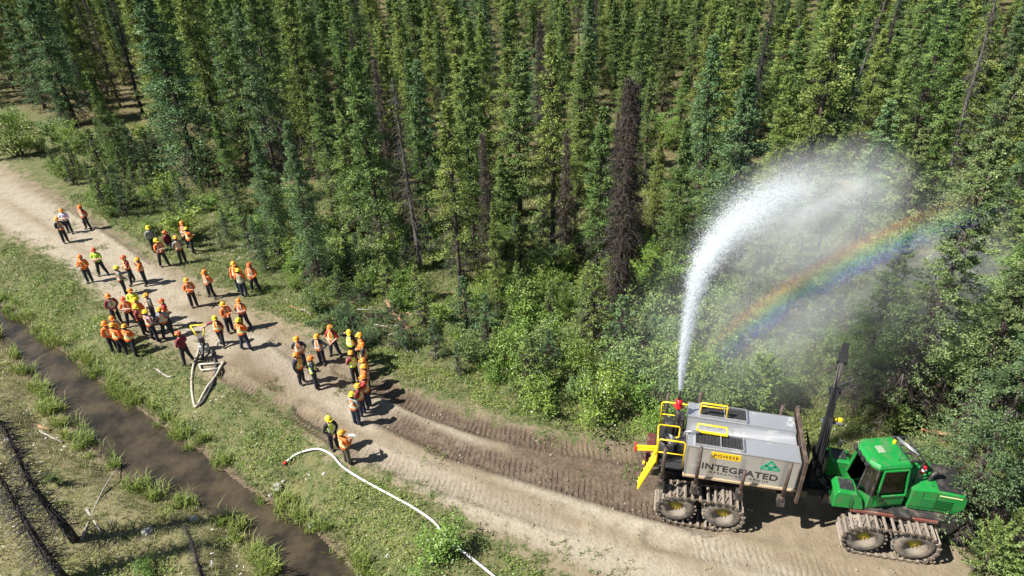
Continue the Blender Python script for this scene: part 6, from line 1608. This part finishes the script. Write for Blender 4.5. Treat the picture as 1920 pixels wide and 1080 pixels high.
def drops(name, n, s_lo, s_hi, size, spread, bias, label, pw=1.0, fall=0., stretch=3.):
    s = s_lo + (s_hi - s_lo) * R8.random(n) ** pw
    a = arc(s); a2 = arc(s + .1); tg = a2 - a
    off = R8.normal(0, 1, (n, 2)); rr = a[:, 2][:, None] * spread
    dirp = np.stack([-tg[:, 1], tg[:, 0]], 1); dirp /= np.linalg.norm(dirp, axis=1, keepdims=True) + 1e-9
    q = off[:, 0] * rr[:, 0]
    drop = np.abs(R8.normal(0, 1, n)) * fall * np.clip((s - 5) / 8, 0, 1)
    P = NW * [1, 1, 0] + HD * (a[:, 0] + dirp[:, 0] * q)[:, None] + HN * (off[:, 1] * rr[:, 0])[:, None] + np.array([0, 0, 1.]) * (a[:, 1] + dirp[:, 1] * q - drop)[:, None]
    T = unit(HD * tg[:, :1] + np.array([0, 0, 1.]) * tg[:, 1:2] + R8.normal(0, .03, (n, 3)))
    sz = size * R8.uniform(.5, 1.5, n)
    v, f, ti = kites(P, T, sz, sz * stretch, np.ones(n), R8)
    return tag(link(name, npmesh(name, v, f, [M_DROP])), label, 'water spray', kind='stuff')
drops('water_jet', 90000, 0, 9.6, .0095, .36, 0, 'dense white water jet shooting up from the red nozzle', 1.35, 0., 5.)
drops('water_spray', 52000, 4.0, 13.5, .0095, .48, 0, 'white spray breaking up along the top of the arc', 1.15, .5, 3.)
drops('spray_droplets', 46000, 6.5, 20.0, .0095, .95, 0, 'fine droplets scattered round the spray cloud', 1.25, 2.2, 2.)

def puff(name, c, rad, rz, density, nscale, label, aniso=.0, tilt=0.):
    """soft cloud of fine droplets: thinning to nothing at its rim, broken by noise"""
    bm = bmesh.new(); bmesh.ops.create_icosphere(bm, subdivisions=3, radius=1.0)
    me = bpy.data.meshes.new(name); bm.to_mesh(me); bm.free()
    m = bpy.data.materials.new(name + '_air'); m.use_nodes = True; N = m.node_tree.nodes; L = m.node_tree.links
    N.remove(N['Principled BSDF'])
    pv = N.new('ShaderNodeVolumePrincipled'); pv.inputs['Color'].default_value = (.985, .99, 1., 1); pv.inputs['Anisotropy'].default_value = aniso
    tc = N.new('ShaderNodeTexCoord'); gr = N.new('ShaderNodeTexGradient'); gr.gradient_type = 'SPHERICAL'; L.new(tc.outputs['Object'], gr.inputs[0])
    ns = N.new('ShaderNodeTexNoise'); ns.inputs['Scale'].default_value = nscale; ns.inputs['Detail'].default_value = 4; L.new(tc.outputs['Object'], ns.inputs['Vector'])
    mr = N.new('ShaderNodeMapRange'); mr.inputs['From Min'].default_value = .32; mr.inputs['From Max'].default_value = .68; L.new(ns.outputs['Fac'], mr.inputs['Value'])
    mu = N.new('ShaderNodeMath'); mu.operation = 'MULTIPLY'; L.new(gr.outputs['Fac'], mu.inputs[0]); L.new(mr.outputs['Result'], mu.inputs[1])
    m2 = N.new('ShaderNodeMath'); m2.operation = 'MULTIPLY'; m2.inputs[1].default_value = density; L.new(mu.outputs[0], m2.inputs[0]); L.new(m2.outputs[0], pv.inputs['Density'])
    L.new(pv.outputs[0], N['Material Output'].inputs['Volume'])
    me.materials.append(m)
    o = link(name, me); o.location = c; o.scale = rad; o.rotation_euler = (0, tilt, rz)
    return tag(o, label, 'mist', kind='stuff')
def onarc(s, dz=0., dn=0.):
    a = arc(np.array([s]))[0]; return tuple(NW * [1, 1, 0] + HD * a[0] + HN * dn + np.array([0, 0, a[1] + dz]))
puff('spray_cloud', onarc(10.6, -.6), (5.6, 2.4, 2.2), PHI, .40, 3.2, 'thick white cloud of spray at the top of the arc')
puff('drifting_mist', onarc(13.5, -4.4), (9.5, 4.2, 5.4), PHI * .6, .15, 2.4, 'thin mist drifting down through the trees under the spray arc')
puff('ground_mist', tuple(gp(1800, 640) + np.array([0, 0, 2.0])), (6.0, 4.0, 3.4), 0., .2, 1.6, 'grey mist hanging between the trees at the right edge')

# rainbow: bow light painted into drop colours, on a camera cone opposite the sun
M_BOW = bpy.data.materials.new('rainbow_painted_drops'); M_BOW.use_nodes = True
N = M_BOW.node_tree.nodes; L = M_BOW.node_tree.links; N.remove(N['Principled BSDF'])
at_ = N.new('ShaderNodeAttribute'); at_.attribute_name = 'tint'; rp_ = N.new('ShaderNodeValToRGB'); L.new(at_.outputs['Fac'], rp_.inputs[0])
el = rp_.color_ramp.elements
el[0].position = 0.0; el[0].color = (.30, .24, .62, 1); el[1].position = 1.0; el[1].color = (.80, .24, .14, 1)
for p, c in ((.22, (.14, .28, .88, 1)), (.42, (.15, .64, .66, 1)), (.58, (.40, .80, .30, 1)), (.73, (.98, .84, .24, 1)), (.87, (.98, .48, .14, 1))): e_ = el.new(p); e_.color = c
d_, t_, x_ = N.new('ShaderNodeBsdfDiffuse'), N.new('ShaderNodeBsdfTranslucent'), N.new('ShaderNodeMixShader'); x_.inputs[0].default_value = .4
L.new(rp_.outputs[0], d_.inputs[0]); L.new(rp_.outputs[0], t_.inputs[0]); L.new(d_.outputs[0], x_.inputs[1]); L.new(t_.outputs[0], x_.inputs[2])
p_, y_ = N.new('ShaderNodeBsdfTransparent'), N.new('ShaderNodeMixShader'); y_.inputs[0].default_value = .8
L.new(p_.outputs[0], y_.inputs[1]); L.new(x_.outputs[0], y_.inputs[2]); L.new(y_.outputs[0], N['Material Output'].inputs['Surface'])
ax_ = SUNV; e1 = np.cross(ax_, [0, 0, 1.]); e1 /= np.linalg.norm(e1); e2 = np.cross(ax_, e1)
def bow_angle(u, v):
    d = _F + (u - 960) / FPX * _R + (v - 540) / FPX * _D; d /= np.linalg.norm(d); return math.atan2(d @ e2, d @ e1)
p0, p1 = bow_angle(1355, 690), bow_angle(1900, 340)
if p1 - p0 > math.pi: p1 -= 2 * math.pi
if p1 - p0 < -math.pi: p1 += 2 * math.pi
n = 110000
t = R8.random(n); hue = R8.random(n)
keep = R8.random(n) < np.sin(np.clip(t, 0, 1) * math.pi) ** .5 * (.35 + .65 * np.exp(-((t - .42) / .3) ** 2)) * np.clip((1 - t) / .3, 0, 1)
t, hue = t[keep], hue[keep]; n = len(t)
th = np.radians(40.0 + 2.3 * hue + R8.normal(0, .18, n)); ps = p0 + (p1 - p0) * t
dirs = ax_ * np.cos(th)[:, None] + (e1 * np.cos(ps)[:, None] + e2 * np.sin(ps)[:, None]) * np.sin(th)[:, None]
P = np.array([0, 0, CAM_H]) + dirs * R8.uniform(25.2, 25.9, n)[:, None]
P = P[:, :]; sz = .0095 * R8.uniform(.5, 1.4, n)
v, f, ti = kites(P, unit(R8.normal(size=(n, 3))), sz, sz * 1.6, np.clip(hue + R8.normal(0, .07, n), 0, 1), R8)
tag(link('rainbow', npmesh('rainbow', v, f, [M_BOW], dict(tint=ti))), 'faint rainbow painted in coloured drops, curving through the mist right of the water jet', 'rainbow', kind='stuff')
